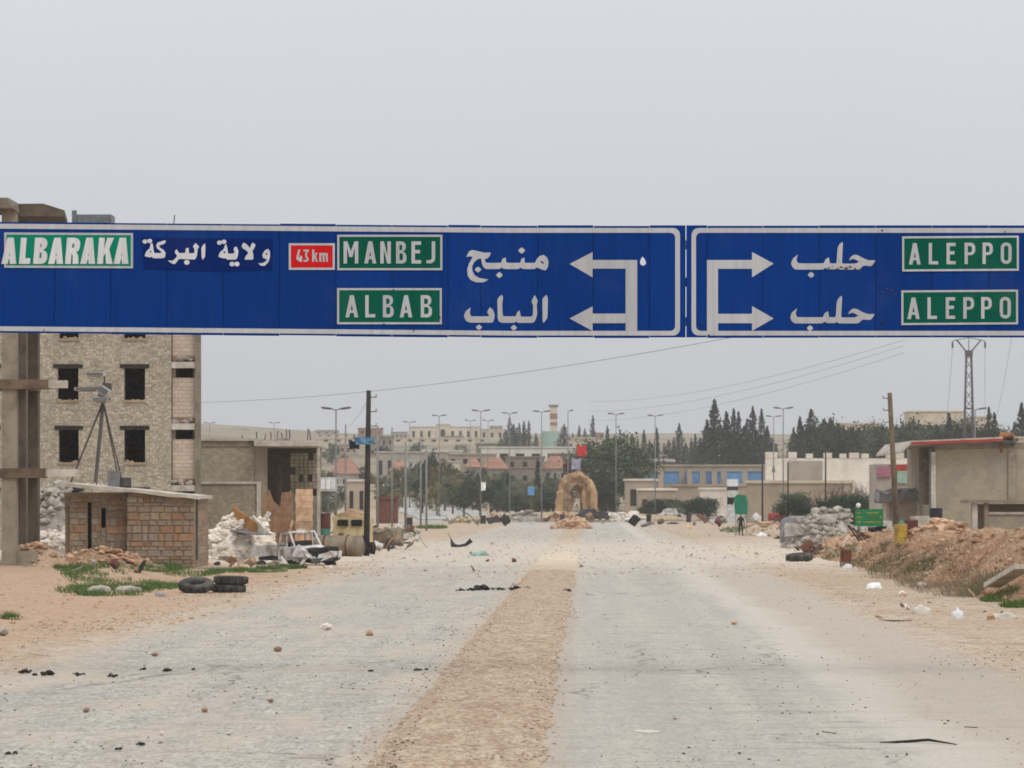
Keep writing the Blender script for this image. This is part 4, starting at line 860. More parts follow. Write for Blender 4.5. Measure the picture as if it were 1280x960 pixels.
# fallen fuel tank, burnt axle, cream truck cab
c = at(424, 685, 164)
tk = thing('fuel_tank', (c[0], c[1], TZ(c[0], c[1])), 'dull rusty cylindrical tank lying beside the cream truck cab', 'tank', None, R(-14))
mb = MB().lathe([(.02, -1.3), (.4, -1.28), (.56, -1.18), (.58, 1.1), (.5, 1.2), (.02, 1.22)], (0, 0, .5), 18, 'x'); mb.build('shell', 'tank', tk, local=True, smooth=True)
for xx in (-.7, .5): MB().lathe([(.585, -.04), (.62, -.03), (.62, .03), (.585, .04)], (xx, 0, .5), 18, 'x').build('band', 'rust', tk, local=True)
MB().lathe([(.02, 0), (.14, 0), (.14, .1), (.02, .1)], (.1, 0, 1.07), 10).build('filler_cap', 'rust', tk, local=True)
c = at(452, 692, 166)
ax = thing('burnt_axle', (c[0], c[1], TZ(c[0], c[1])), 'burnt dark axle and wheel hub at the foot of the black pole', 'wreckage', None, R(20))
wheel(ax, (-.25, -.1, .45), .48, .28); MB().bar((-.25, 0, .45), (.6, .1, .4), .14).build('shaft', 'rust', ax, local=True); MB().lathe([(.3, -.1), (.34, .1)], (.6, .1, .4), 12, 'x').build('drum', 'char', ax, local=True)
c = at(438, 684, 178)
cb = thing('truck_cab', (c[0], c[1], TZ(c[0], c[1])), 'battered cream lorry cab with two dark windscreen panes', 'truck', None, R(-6))
b_ = prism_y(MB(), [(-1.0, .5), (1.0, .5), (1.02, 1.9), (.9, 2.0), (-.9, 2.0), (-1.02, 1.9)], 0, 1.9).build('cab_body', 'cream', cb, local=True); sub(b_, 3); crumple(b_, .1, 1.6)
for s_ in (-.42, .36): MB().box(s_-.3, s_+.3, -.1, .02, 1.45, 1.8).build('windscreen_pane', 'glass', cb, local=True)
MB().box(-1.05, 1.05, -.16, 0, .28, .55).build('bumper', 'rust', cb, local=True)
for s_ in (-.7, .7): MB().lathe([(.02, -.12), (.13, -.12), (.14, .0)], (s_, 0, .8), 10, 'y').build('headlight', 'steel', cb, local=True)
for s_ in (-.85, .85): wheel(cb, (s_, .9, .35), .42, .28, 'x')
o = prism_y(MB(), [(-.85, 2.0), (.85, 2.02), (.5, 2.25), (-.1, 2.4), (-.6, 2.2)], .2, 1.5).build('torn_roof', 'rubble_tan', cb, local=True); sub(o, 2); crumple(o, .12, 2)
c = at(481, 680, 190)
o = thing('truck_chassis', (c[0], c[1], TZ(c[0], c[1])), 'low yellowish burnt vehicle shell right of the black pole', 'wreckage', None, R(-20))
q_ = MB().box(-.9, .9, -.6, .6, .25, 1.05).build('shell', 'tank', o, local=True); sub(q_, 4); crumple(q_, .35, 1.4, 2)
for s_ in (-.6, .6): wheel(o, (s_, -.55, .3), .32, .2, rim=False)
# white cabinet, drums by the pillar
c = at(410, 655, 172)
o = thing('electric_cabinet', (c[0], c[1], TZ(c[0], c[1])), 'white louvred cabinet raised on a post beside the porch', 'cabinet')
zc = PZ(614, 172); MB().box(c[0]-.45, c[0]+.45, 172, 172.4, zc, zc+.75).build('body', 'carwhite', o)
for k in range(3): MB().box(c[0]-.38+k*.28, c[0]-.16+k*.28, 171.97, 171.998, zc+.12, zc+.64).build('louvre', 'cloth_white', o)
MB().box(c[0]-.06, c[0]+.06, 172.1, 172.25, 0, zc-.002).build('post', 'galv', o)
def drum(loc, label, mat, rz=0, tilt=0, sc=1., band=None, group=None):
    t = thing('oil_drum', loc, label, 'drum', group, rz, sc); t.rotation_euler = (tilt, 0, rz)
    MB().lathe([(.02, 0), (.28, 0), (.29, .02), (.285, .28), (.3, .3), (.285, .32), (.285, .57), (.3, .59), (.285, .61), (.29, .87), (.27, .88), (.26, .85), (.02, .85)], n=18).build('shell', mat, t, local=True)
    if band: MB().lathe([(.3, .05), (.305, .06), (.305, .26), (.3, .27)], n=18).build('band', band, t, local=True)
    return t
c = at(407, 665, 172); drum((c[0], c[1], 1.35), 'maroon oil drum standing on a debris stack by the white cabinet', 'maroon', sc=.95)
c = at(407, 665, 171.9); drum((c[0], c[1], .55), 'teal oil drum under the maroon one by the cabinet', 'teal', sc=.9)
heap('rubble_heap', 'brown debris stack carrying the drums beside the cabinet', c[0], c[1]+.4, 1.2, 1.2, .6, 'rust', 60, .08, .25, 5)
# tyres
def tyre(loc, rot, label, group=None, r=.53, wd=.26):
    t = thing('tyre', loc, label, 'tyre', group); t.rotation_euler = rot
    prf = [(r*.52, -wd*.4), (r*.6, -wd*.5), (r*.88, -wd*.5), (r, -wd*.36), (r, wd*.36), (r*.88, wd*.5), (r*.6, wd*.5), (r*.52, wd*.4), (r*.5, 0), (r*.52, -wd*.4)]
    MB().lathe(prf, (0, 0, 0), 28).build('casing', 'rubber', t, local=True, smooth=True)
    mb = MB()
    for k in range(30):
        a_ = 2*PI*k/30
        mb.M = Matrix.Rotation(a_, 4, 'Z') @ Matrix.Translation((r, 0, 0)) @ Matrix.Rotation(.35*(-1)**k, 4, 'X'); mb.box(-.01, .018, -.03, .03, -wd*.34, wd*.34)
    mb.build('tread', 'rubber', t, local=True)
g_ = gp(243, 742); tyre((g_.x, g_.y+.5, TZ(g_.x, g_.y)+.24), (R(17), 0, 0), 'truck tyre lying tilted so its open centre shows')
for k, (px, dz, l) in enumerate(((284, .13, 'bottom truck tyre of the stack of two at the verge'), (287, .39, 'top truck tyre of the stack of two at the verge'))):
    g_ = gp(px, 741); tyre((g_.x, g_.y+.5, TZ(g_.x, g_.y)+dz), (R(1), R(rnd.uniform(-2, 2)), k), l)
# ------------------------------------------------------------------ poles, lamps, wires
def upole(px, ytop, d, label, mat, r, group=None, lean=0, arms=0, base=None):
    g = onT(px, d); t = thing('utility_pole', (g.x, d, g.z), label, 'pole', group); zt_ = PZ(ytop, d)
    MB().tube([(g.x, d, g.z-.3), (g.x+lean*.5, d, (g.z+zt_)/2), (g.x+lean, d, zt_)], [r, r*.88, r*.72], 10).build('shaft', mat, t, smooth=True)
    for k in range(arms):
        z = zt_-.35-k*.75; MB().bar((g.x+lean, d-.05, z), (g.x+lean+.42*(1 if px < 640 else -1), d-.05, z), .05).build('bracket', 'steel', t)
        MB().lathe([(.02, 0), (.06, .02), (.045, .08), (.06, .13), (.02, .16)], (g.x+lean+.4*(1 if px < 640 else -1), d-.05, z+.02), 8).build('insulator', 'concrete_lt', t)
    return t
upole(458, 488, 166, 'tall black tarred pole with a blue tarp snagged on it', 'wood_dk', .17, lean=.12, arms=3)
upole(1122, 491, 201, 'tall brown timber pole in front of the red roofed building', 'wood', .2, lean=-.5, arms=3)
grp = 'bare poles along the left verge'
for px, yt, d in ((432, 530, 330), (472, 532, 300), (490, 534, 345), (507, 553, 250), (526, 548, 320), (533, 556, 300)):
    upole(px, yt, d, 'slim grey bare pole standing along the left verge beyond the black pole', 'pole_grey', .11, grp)
for px, yt, d, l in ((953, 578, 300, 'thin dark pole with a blue block at its foot, before the cream retaining wall'), (985, 578, 330, 'thin leaning pole just right of the twin headed lamp by the crenellated wall'), (1032, 556, 330, 'dark slender pole before the bare shrubs and cream wall')):
    upole(px, yt, d, l, 'wood_dk', .1)
def tarp(name, label, c, w_, h_, mat, cat, seed, parent=None, n_=10, thick=None, sag=.25, tilt=0):
    mb = MB()
    for side in (0, .02):
        for i in range(n_+1):
            for j in range(n_+1):
                a_, b_ = i/n_, j/n_; q = (a_*2.2+seed, b_*2.2, seed*3)
                mb.v.append((c[0]+w_*(a_-.5)+.12*w_*mnoise.noise(q)+tilt*h_*(b_-.5), c[1]+side+.25*w_*mnoise.noise((q[0]*1.4, q[1], 7)), c[2]+h_*(b_-.5)*(1-.4*sag*math.sin(PI*a_))+.16*h_*mnoise.noise((q[0], q[1]*1.5, 2))))
    N = (n_+1)**2
    for i in range(n_):
        for j in range(n_):
            k = i*(n_+1)+j; mb.f += [(k, k+1, k+n_+2, k+n_+1), (N+k, N+k+n_+1, N+k+n_+2, N+k+1)]
    o = mb.build(name, mat, parent, loc=None if parent else c, smooth=True)
    return tag(o, label, cat) if label else o
tarp('tarp', 'torn blue plastic tarp caught on the black pole', at(455, 551, 165.6), 1.0, .42, 'blueplastic', 'tarp', 4, tilt=-.4)
tarp('cloth_scrap', 'ragged dark cloth hanging beside the blue tarp', at(443, 556, 165.7), .55, .45, 'cloth_black', 'cloth', 9)
def lamp(px, yt, d, label, single=False, group=None, aw=1.0):
    g = onT(px, d); t = thing('street_lamp', (g.x, d, g.z), label, 'street lamp', group); zt_ = PZ(yt, d)
    MB().tube([(g.x, d, g.z-.2), (g.x, d, zt_)], [.1, .055], 8).build('pole', 'pole_grey', t, smooth=True)
    MB().lathe([(.2, 0), (.22, .5), (.15, .55)], (g.x, d, g.z), 8).build('base', 'pole_grey', t)
    for s_ in ((1,) if single else (-1, 1)):
        MB().tube([(g.x, d, zt_-.05), (g.x+s_*.5*aw, d, zt_+.12)], .05, 5).build('arm', 'pole_grey', t)
        h = MB(); h.M = Matrix.Translation((g.x+s_*.75*aw, d, zt_+.12)) @ Matrix.Rotation(-s_*.12, 4, 'Y')
        prism_y(h, [(-.42*aw, -.02), (-.3*aw, -.1), (.36*aw, -.08), (.45*aw, .0), (.3*aw, .07), (-.36*aw, .06)], -.16, .16); h.build('lamp_head', 'steel', t)
lg = 'tall twin headed lamps round the junction'
for px, yt, d, l in ((601, 514, 400, 'rising beside the small white flag'), (610, 526, 600, 'standing close behind the white flag lamp'), (677, 515, 415, 'just left of the striped tower'), (770, 518, 440, 'in front of the broad dark rounded tree'), (819, 520, 465, 'beside the white pickup on the terrace'), (549, 520, 500, 'before the gateway block of the hilltop complex'), (512, 528, 560, 'at the open end of the hilltop complex'), (637, 517, 470, 'before the far conifers left of the striped tower')):
    lamp(px, yt, d, 'twin headed street lamp '+l, group=lg)
lamp(420, 512, 250, 'grey twin headed street lamp beside the porch building')
lamp(710, 514, 430, 'single headed street lamp just left of the red flag', True, aw=.6)
lamp(979, 511, 372, 'tall twin headed lamp before the crenellated cream wall')
lamp(967, 521, 470, 'dim twin headed lamp beside the tallest cypress group')
lamp(1219, 512, 330, 'twin headed lamp standing behind the red roofed building')
for px, yt, d in ((262, 529, 620), (343, 529, 640), (588, 526, 640)):
    lamp(px, yt, d, 'distant small twin headed lamp on the rising ground', group='distant lamps')
def wire(p, q, sag, r, label, n_=14):
    p, q = Vector(p), Vector(q); pts = [p.lerp(q, i/n_)-Vector((0, 0, sag*4*(i/n_)*(1-i/n_))) for i in range(n_+1)]
    o = MB().tube(pts, r, 4).build('overhead_wire', 'steel', loc=tuple(p)); return tag(o, label, 'wire')
wire(at(250, 503, 165.7), at(930, 419, 105), .45, .008, 'long sagging wire rising from the stone block to behind the sign')
wire(at(460, 500, 166), at(432, 534, 330), .3, .012, 'thin wire between the black pole and the next bare pole')
wire(at(459, 548, 166), at(433, 556, 300), .25, .03, 'blue tinged low cable hanging from the tarp')
for k, (y0, y1) in enumerate(((502, 425), (514, 432), (526, 441))):
    wire(at(735, y0, 800), at(1130, y1, 420), 2.2, .022, 'faint overhead power wire crossing the grey sky on the right', 18)['group'] = 'power wires'

# ------------------------------------------------------------------ vegetation
def crown_cypress(seed, h, r, n=70, m=22):
    mb = MB(); g = random.Random(seed)
    for i in range(n):
        t_ = ((i+.5)/n)**.9; rad = r*max(.035, (1-t_)**.8*min(1, t_*5+.35))*g.uniform(.75, 1.2); a_ = i*2.4+g.uniform(-.4, .4)
        f = g.uniform(.35, 1.2); f = f if t_ < .9 else f*.5; c = Vector((rad*f*math.cos(a_), rad*f*math.sin(a_), h*(.03+.97*t_)))
        s_ = rad*.36+.07
        for _ in range(m): mb.leaf(c+Vector((g.gauss(0, s_*.55), g.gauss(0, s_*.55), abs(g.gauss(0, s_*.9)))), g.uniform(.07, .17)+s_*.13)
    return mb
def crown_round(seed, rx, rz_, z0, n=60, m=40, leaf=.22, cl=.3):
    mb = MB(); g = random.Random(seed)
    for i in range(n):
        while True:
            v = Vector((g.uniform(-1, 1), g.uniform(-1, 1), g.uniform(-1, 1)))
            if .35 < v.length < 1: break
        v *= g.uniform(.8, 1.12); c = Vector((v.x*rx, v.y*rx, z0+rz_*(1+v.z))); s_ = rx*cl*g.uniform(.6, 1.2)
        for _ in range(m): mb.leaf(c+Vector((g.gauss(0, s_*.5), g.gauss(0, s_*.5), g.gauss(0, s_*.42))), leaf*g.uniform(.6, 1.3))
    return mb
def limbs(mb, h, r, seed, n=7, spread=.5):
    g = random.Random(seed); mb.tube([(0, 0, -.3), (.1*r, 0, h*.5), (0, .1, h)], [r, r*.7, r*.3], 7)
    for k in range(n):
        z = h*g.uniform(.35, .85); a_ = g.uniform(0, 6.3); l = h*spread*g.uniform(.5, 1)
        mb.tube([(0, 0, z), (l*.5*math.cos(a_), l*.5*math.sin(a_), z+l*.35), (l*math.cos(a_), l*math.sin(a_), z+l*.8)], [r*.4, r*.25, r*.08], 5)
    return mb
def tree_proto(name, crown, cm, trunk):
    t = bpy.data.objects.new(name, None); COL.objects.link(t)
    crown.build('crown', cm, t, local=True); trunk.build('trunk', 'bark', t, local=True); return t
CY = [tree_proto('cypress_tree', crown_cypress(k, 10, rr, 80), 'cypress', limbs(MB(), 8, .18, k, 3, .1)) for k, rr in enumerate((1.5, 1.15, 1.9, 2.6))]
RD = [tree_proto('pine_tree', crown_round(20+k, 3, 2.2, 1.2, 100, 85, .14), cm, limbs(MB(), 4.2, .25, k)) for k, cm in enumerate(('pine', 'olive', 'shrub'))]
used = set()
def put(proto, px, ybase, ytop, d, label, cat='tree', group=None, wide=1.0, name=None):
    g = onT(px, d); hh = abs(PZ(ytop, d)-g.z)
    base_h = 10.4 if proto in CY else (5.9 if proto in RD else 6.4)
    o = proto if proto not in used else copy_tree(proto); used.add(proto)
    o.location = (g.x, d, g.z-.1); s_ = hh/base_h; o.scale = (s_*wide, s_*wide, s_); o.rotation_euler = (0, 0, rnd.uniform(0, 6.3))
    if name: o.name = name
    return tag(o, label, cat, group)
fg = 'cypress and pine belt above the shops'
put(CY[0], 893, 0, 496, 690, 'tallest dark cypress rising above the shop roofs', wide=1.15)
for i, (px, yt, k, wd) in enumerate(((884, 522, 2, 1.1), (901, 528, 3, 1), (908, 511, 1, 1.2), (917, 507, 1, .95), (923, 511, 1, .9), (930, 530, 3, 1), (941, 505, 0, .9), (934, 520, 1, 1), (952, 508, 0, .95), (959, 530, 2, 1.1), (875, 545, 3, 1.1), (912, 540, 3, 1.1), (946, 535, 3, 1.1), (966, 545, 3, 1), (922, 545, 2, 1.2), (957, 548, 3, 1.1))):
    put(CY[k], px, 0, yt, 700+(i*37) % 60, ('pointed', 'very slim', 'full', 'broad')[k]+' dark cypress packed into the dense belt behind the blue shuttered shops', group=fg, wide=wd)
for i, (px, yt, k) in enumerate(((790, 540, 0), (797, 546, 1), (805, 535, 0), (812, 548, 2), (821, 532, 1), (830, 552, 2), (849, 527, 2), (857, 552, 3), (864, 546, 1), (784, 548, 2), (842, 545, 0), (869, 540, 1), (775, 545, 1), (836, 548, 3), (815, 552, 3))):
    put(CY[k], px, 0, yt, 790+(i*53) % 90, 'smaller hazy cypress in the thin row behind the white pickup', group='thin cypress row')
for i, (px, yt, k) in enumerate(((1000, 518, 0), (1014, 508, 3), (1022, 530, 2), (1030, 520, 3), (1038, 519, 3), (1047, 528, 2), (1056, 535, 3), (1064, 535, 1), (1073, 540, 3), (1080, 531, 1), (1087, 545, 3), (1094, 530, 2), (1103, 528, 3), (1112, 532, 3), (1122, 530, 2), (1133, 528, 3), (1142, 523, 2), (1152, 527, 3), (1162, 526, 3), (1172, 530, 2), (1182, 528, 3), (1186, 512, 1), (1196, 530, 3), (1206, 526, 3), (1008, 532, 3), (992, 532, 2), (1066, 548, 3), (1236, 505, 1), (1243, 512, 1), (1228, 535, 3), (1277, 500, 0), (1268, 525, 2), (1250, 535, 3), (1128, 540, 3), (1148, 538, 3), (1170, 542, 3), (1100, 548, 3), (1050, 550, 3))):
    rd_ = i % 3 == 2 and yt > 522
    put(RD[0] if rd_ else CY[k], px, 0, yt, 640+(i*61) % 140, ('rounded pine' if rd_ else ('pointed cypress', 'very slim cypress', 'full cypress', 'broad cypress')[k])+' in the long belt behind the cream walls and workshop', group='right hand evergreen belt')
for i, (px, yt, k) in enumerate(((637, 519, 2), (642, 528, 3), (649, 527, 2), (655, 524, 1), (661, 524, 1), (632, 535, 3), (705, 528, 3), (724, 530, 1), (731, 534, 2), (626, 545, 3), (645, 540, 3), (670, 540, 2), (716, 540, 2), (741, 517, 1), (759, 530, 1), (768, 542, 2))):
    put(CY[k], px, 0, yt, 930+(i*67) % 180, 'far hazy conifer standing by the striped tower', group='far conifers by the tower')
put(CY[1], 672, 0, 570, 520, 'slim dark cypress between the terracotta roofs', wide=.8)
put(CY[1], 635, 0, 588, 505, 'narrow dark conifer left of the yellow leaved bushes', wide=1.2)
put(RD[0], 766, 0, 545, 540, 'broad dark rounded tree behind the arch', wide=1.15)
put(RD[2], 748, 0, 560, 560, 'shadowy round tree joined to the broad one behind the arch', wide=1.1)
put(RD[0], 792, 0, 566, 590, 'small round tree at the right flank of the broad dark tree')
GR = [tree_proto('pine_tree', crown_round(40+k, 2.4, 2.6, 1.0, 64, 60, .13, .26), cm, limbs(MB(), 4.6, .2, 9+k)) for k, cm in enumerate(('pine', 'olive', 'autumn', 'shrub'))]
for i, (px, yt, d, k, wd) in enumerate(((503, 580, 560, 1, .9), (519, 574, 600, 3, .8), (538, 563, 580, 0, .9), (556, 568, 540, 2, .8), (566, 592, 505, 1, .9), (580, 598, 500, 0, 1), (590, 582, 560, 3, .7), (600, 600, 495, 0, .9), (613, 588, 520, 1, .8), (621, 596, 500, 3, .8), (528, 594, 525, 3, .9), (546, 600, 512, 2, .9), (481, 592, 560, 1, .8), (629, 604, 490, 0, .8), (448, 580, 660, 3, .8), (464, 588, 620, 2, .7), (408, 585, 600, 1, .8), (427, 604, 560, 3, .8), (495, 608, 500, 2, .7))):
    put(GR[k], px, 0, yt, d, ('grey green', 'pale olive', 'yellow brown', 'dark green')[k]+' roadside tree in the grove beyond the left carriageway', group='grove beyond the left carriageway', wide=wd)
for i, (px, yt, d) in enumerate(((645, 608, 492), (652, 602, 498), (658, 610, 495), (640, 604, 500), (665, 606, 505))):
    put(RD[1], px, 0, yt, d, 'yellowish bush beside the small blue sign', group='yellowish bushes', name='bush')
for i, (px, yt, d, k, wd) in enumerate(((684, 608, 500, 2, 1.3), (692, 600, 520, 0, 1.2), (757, 612, 490, 2, 1), (826, 622, 470, 2, 1.6), (850, 624, 468, 0, 1.5), (878, 620, 465, 2, 1.4), (808, 632, 462, 1, 1.4), (843, 632, 462, 1, 1.4))):
    put(RD[k], px, 0, yt, d, 'low dark roadside shrub near the roundabout', 'shrub', 'shrubs near the roundabout', wd, 'shrub')
for px, yt, d, l in ((993, 612, 330, 'round green bush before the cream retaining wall'), (1040, 620, 285, 'low dark bush left of the green and yellow sign'), (1062, 615, 282, 'dark evergreen bush directly behind the green and yellow sign'), (1080, 622, 290, 'evergreen bush between the sign and the small kiosk')):
    put(RD[2], px, 0, yt, d, l, 'bush', None, 1.05, 'bush')
def bare(px, ytop, d, label, seed, group=None):
    g = onT(px, d); hh = PZ(ytop, d)-g.z; q = random.Random(seed); mb = MB()
    def br(p, dr, l, r, k):
        e_ = p+dr*l; mb.tube([p, e_], [r, r*.65], 4, False)
        if k:
            for _ in range(3): br(p+dr*l*q.uniform(.55, 1), (dr+Vector((q.gauss(0, .42), q.gauss(0, .42), q.gauss(.1, .25)))).normalized(), l*q.uniform(.5, .8), r*.6, k-1)
    for _ in range(5): br(Vector((g.x+q.uniform(-.4, .4), d+q.uniform(-.4, .4), g.z-.1)), Vector((q.gauss(0, .3), q.gauss(0, .3), 1)).normalized(), hh*.42, .06, 3)
    return tag(mb.build('bare_shrub', 'bark', loc=(g.x, d, g.z)), label, 'shrub', group)
for k, (px, yt, d) in enumerate(((1048, 597, 290), (1062, 592, 294), (1074, 594, 292), (1086, 596, 296), (1055, 600, 288), (1038, 606, 292), (1092, 604, 290))):
    bare(px, yt, d, 'leafless brownish shrub above the green and yellow sign', k, 'leafless shrubs')
for k, (px, yt, d) in enumerate(((715, 657, 330), (706, 662, 310), (722, 663, 318))):
    bare(px, yt, d, 'dry tangled brush on the median before the arch', 30+k, 'dry brush on the median')
def blades(name, label, cat, mat, area, n, h0, h1, wd=.012, zf=None):
    mb = MB()
    for _ in range(n):
        x_, y_ = area(); z = (zf or TZ)(x_, y_); h = rnd.uniform(h0, h1); a_ = rnd.uniform(0, 6.3); l = rnd.uniform(0, 1.5)*h
        mb.add([(x_-wd*math.cos(a_), y_-wd*math.sin(a_), z-.02), (x_+wd*math.cos(a_), y_+wd*math.sin(a_), z-.02), (x_+l*math.cos(a_+1), y_+l*math.sin(a_+1), z+h)], [(0, 1, 2)])
    o = mb.build(name, mat, kind='stuff'); o['label'] = label; o['category'] = cat; return o
def patch(pxs, thr=.0):
    def f():
        while True:
            px, py, rx, ry = rnd.choice(pxs); a_ = rnd.uniform(0, 6.3); q = math.sqrt(rnd.random())
            X_, Y_ = px+rx*q*math.cos(a_), py+ry*q*math.sin(a_); d = gd(Y_); x_ = PX(X_, d)
            if mnoise.noise((x_*1.3, d*.5, 4))+rnd.uniform(-.3, .3) > thr: return x_, d
    return f
blades('grass', 'patches of fresh green grass in front of the stone hut', 'grass', 'grass', patch([(170, 716, 70, 6), (120, 728, 45, 9), (230, 717, 50, 5), (130, 741, 60, 7), (190, 733, 35, 7), (300, 714, 60, 3), (90, 720, 25, 6), (15, 776, 16, 2), (350, 710, 30, 2)]), 18000, .04, .19, .013)
blades('grass', 'green weeds along the left verge past the black pole', 'grass', 'grass', patch([(500, 668, 24, 2), (540, 660, 20, 1.5), (940, 664, 40, 4), (960, 660, 30, 3)]), 5000, .1, .4, .03)
# ------------------------------------------------------------------ right side: earth bank, brush, rubble
def bankh(u, y):
    f = sst(76, 92, y)*(1-sst(150, 185, y))*(1-.15*sst(106, 138, y))
    n_ = .5*mnoise.noise((u*.35, y*.12, 3))+.35*mnoise.noise((u*.9, y*.5, 5))+.18*mnoise.noise((u*2.3, y*1.4, 8))
    edge = 11.2+.9*mnoise.noise((0, y*.09, 2))
    h = 1.6*sst(edge, edge+3.8, u)*(1+.3*n_)+n_*.8*sst(edge, edge+2, u)-.5*sst(18, 23, u)
    h += .5*math.exp(-((y-97)/7)**2)*sst(edge+1, edge+4, u)
    return f*max(0, h)-.03
mb = MB(); us = rng(10, 30, .25); ys = rng(74, 188, .5)
for y in ys:
    for u in us: mb.v.append((u+.024*y, y, TZ(u+.024*y, y)*sst(10, 12, u)+bankh(u, y)))
k = len(us)
for j in range(len(ys)-1): mb.f += [(j*k+i, j*k+i+1, (j+1)*k+i+1, (j+1)*k+i) for i in range(k-1)]
struct(mb.build('earth_bank', 'bank'))
def bz(x_, y_): return bankh(x_-.024*y_, y_)+TZ(x_, y_)
def hidx():
    y_ = rnd.uniform(80, 165); u = 11.5+abs(rnd.gauss(0, 2.8)); return u+.024*y_, y_
for nm, mt, n_, a_, b_ in (('bank_clods', 'bank', 1500, .03, .2), ('bank_stones', 'rubble_tan', 1100, .02, .13)):
    mb = MB()
    for _ in range(n_):
        x_, y_ = hidx(); r_ = a_+(b_-a_)*rnd.random()**3; mb.rock((x_, y_, bz(x_, y_)+r_*.1), r_)
    o = mb.build(nm, mt, kind='stuff'); o['label'] = 'loose earth clods on the reddish bank' if mt == 'bank' else 'pale stones scattered over the reddish bank'; o['category'] = 'stones'
def bpatch(pxs, dlo=86, dhi=150):
    def f():
        while True:
            px, d0, rx, rd = rnd.choice(pxs); a_ = rnd.uniform(0, 6.3); q = math.sqrt(rnd.random()); d = d0+rd*q*math.sin(a_); x_ = PX(px, d)+rx*q*math.cos(a_)
            if mnoise.noise((x_*.8, d*.3, 4))+rnd.uniform(-.3, .3) > -.1: return x_, d
    return f
blades('dry_brush', 'grey brown dead brush covering the foot of the earth bank', 'brush', 'brush', bpatch([(1150, 116, 1.0, 14), (1185, 104, 1.1, 9), (1115, 126, 1.0, 12), (1210, 99, .8, 6), (1095, 138, 1.1, 10), (1170, 110, 1.3, 8)]), 9000, .05, .36, .008, bz)
blades('grass', 'small vivid grass tufts at the bank foot beside the pale slab', 'grass', 'grass', bpatch([(1250, 90, .55, 2.0), (1225, 97, .8, 3), (1270, 86, .4, 1.5), (1085, 142, 1.0, 5), (1050, 158, .9, 6), (1110, 130, .8, 4), (1150, 115, .6, 4), (1020, 172, .8, 5)]), 6500, .05, .24, .012, bz)
heap('rubble_heap', 'big pale rubble heap burying the grey van', PX(1034, 188), 189, 2.3, 3, 2.2, 'rubble_grey', 420, .07, .34, 16)
heap('rubble_heap', 'tan earth and stone pile under the green and yellow sign', PX(1070, 172), 173, 2.0, 2.6, 1.0, 'rubble_tan', 220, .06, .28, 10, 'rubble', 'dirt')
heap('rubble_heap', 'grey tan debris pile between the kiosk and the sign', PX(1100, 196), 198, 2.2, 3, 1.3, 'rubble_grey', 160, .07, .3, 8)
heap('earth_mound', 'weedy low earth rise by the standing figure', PX(962, 262), 264, 2.6, 5, .9, 'rubble_tan', 80, .08, .25, 5, 'mound', 'dirt')
# wrecked van
g_ = onT(1008, 200)
vn = thing('van', (g_.x, g_.y, g_.z-.1), 'crushed grey van half buried in the pale rubble heap', 'van', None, R(12))
b_ = prism_y(MB(), [(-1.0, .25), (1.0, .25), (1.02, 1.15), (.88, 1.85), (.7, 1.93), (-.7, 1.93), (-.88, 1.85), (-1.02, 1.15)], -1.2, 2.4).build('body', 'cargrey', vn, local=True); sub(b_, 4); crumple(b_, .16, 1.5, 4)
for s_ in (-.38, .42): MB().box(s_-.34, s_+.34, -1.33, -1.1, 1.25, 1.66).build('rear_window', 'glass', vn, local=True)
o = MB().box(-.95, .95, -1.45, -1.25, .35, .6).build('bumper', 'carwhite', vn, local=True); sub(o, 3); crumple(o, .2, 2)
for s_ in (-.85, .85): wheel(vn, (s_, -.5, .3), .32, .22, 'x')
MB().box(.0, .5, -1.4, -1.2, .75, 1.0).build('number_plate_recess', 'char', vn, local=True)
# tyre, drums, signs
g_ = gp(999, 702); tyre((g_.x, g_.y, .2), (R(6), R(-4), 0), 'flattened dusty tyre on the right shoulder below the van', None, .62, .34)
g_ = gp(1057, 709); drum((g_.x, g_.y, TZ(g_.x, g_.y)), 'short rusty red drum at the shoulder edge under the pile', 'rust', .4, R(4), .85, 'tank')
d_ = 138; g_ = Vector((PX(1127, d_), d_, bz(PX(1127, d_), d_))); drum((g_.x, d_, g_.z-.05), 'yellow drum with a dark square on the bank', 'yellow', .3, R(-6), 1.0)
drum((PX(1139, 140), 140, bz(PX(1139, 140), 140)-.05), 'maroon drum next to the yellow one on the bank', 'maroon', 0, R(5), 1.02)
drum((PX(1170, 142), 142, bz(PX(1170, 142), 142)-.03), 'dark blue drum standing on top of the bank by the workshop wall', 'darkblue', 0, 0, 1.0)
mb = MB(); mb.M = Matrix.Translation((PX(1150, 144), 144, bz(PX(1150, 144), 144)+.25)) @ Matrix.Rotation(.3, 4, 'Z'); mb.box(-.35, .35, -.3, .3, -.3, .45); mb.box(-.3, .3, -.33, -.302, -.2, .35); tag(mb.build('concrete_block', 'concrete_lt'), 'pale grey concrete block beside the maroon drum', 'block')
heap('rubble_heap', 'reddish stones banked against the dark blue drum', PX(1188, 136), 138, 1.3, 1.5, .5, 'rubble_tan', 60, .06, .22, 6).location.z = bz(PX(1188, 136), 137)-.1
o = MB().lathe([(.02, -.2), (.13, -.18), (.14, .1), (.05, .2), (.03, .26)], (PX(1127, 141), 141, bz(PX(1127, 141), 141)+.55), 10).build('plastic_jug', 'teal'); tag(o, 'small bright green plastic jug on the drums', 'jug')
ds = 176
sg = thing('direction_sign', (PX(1087, ds), ds, 0), 'small green sign with rows of yellow writing on thin posts', 'road sign')
flat([[(PX(a_, ds), PZ(b_, ds)) for a_, b_ in ((1069, 637), (1104, 636), (1104, 658), (1069, 657.5))]], ds, .04, 'board', 'signgreen', sg)
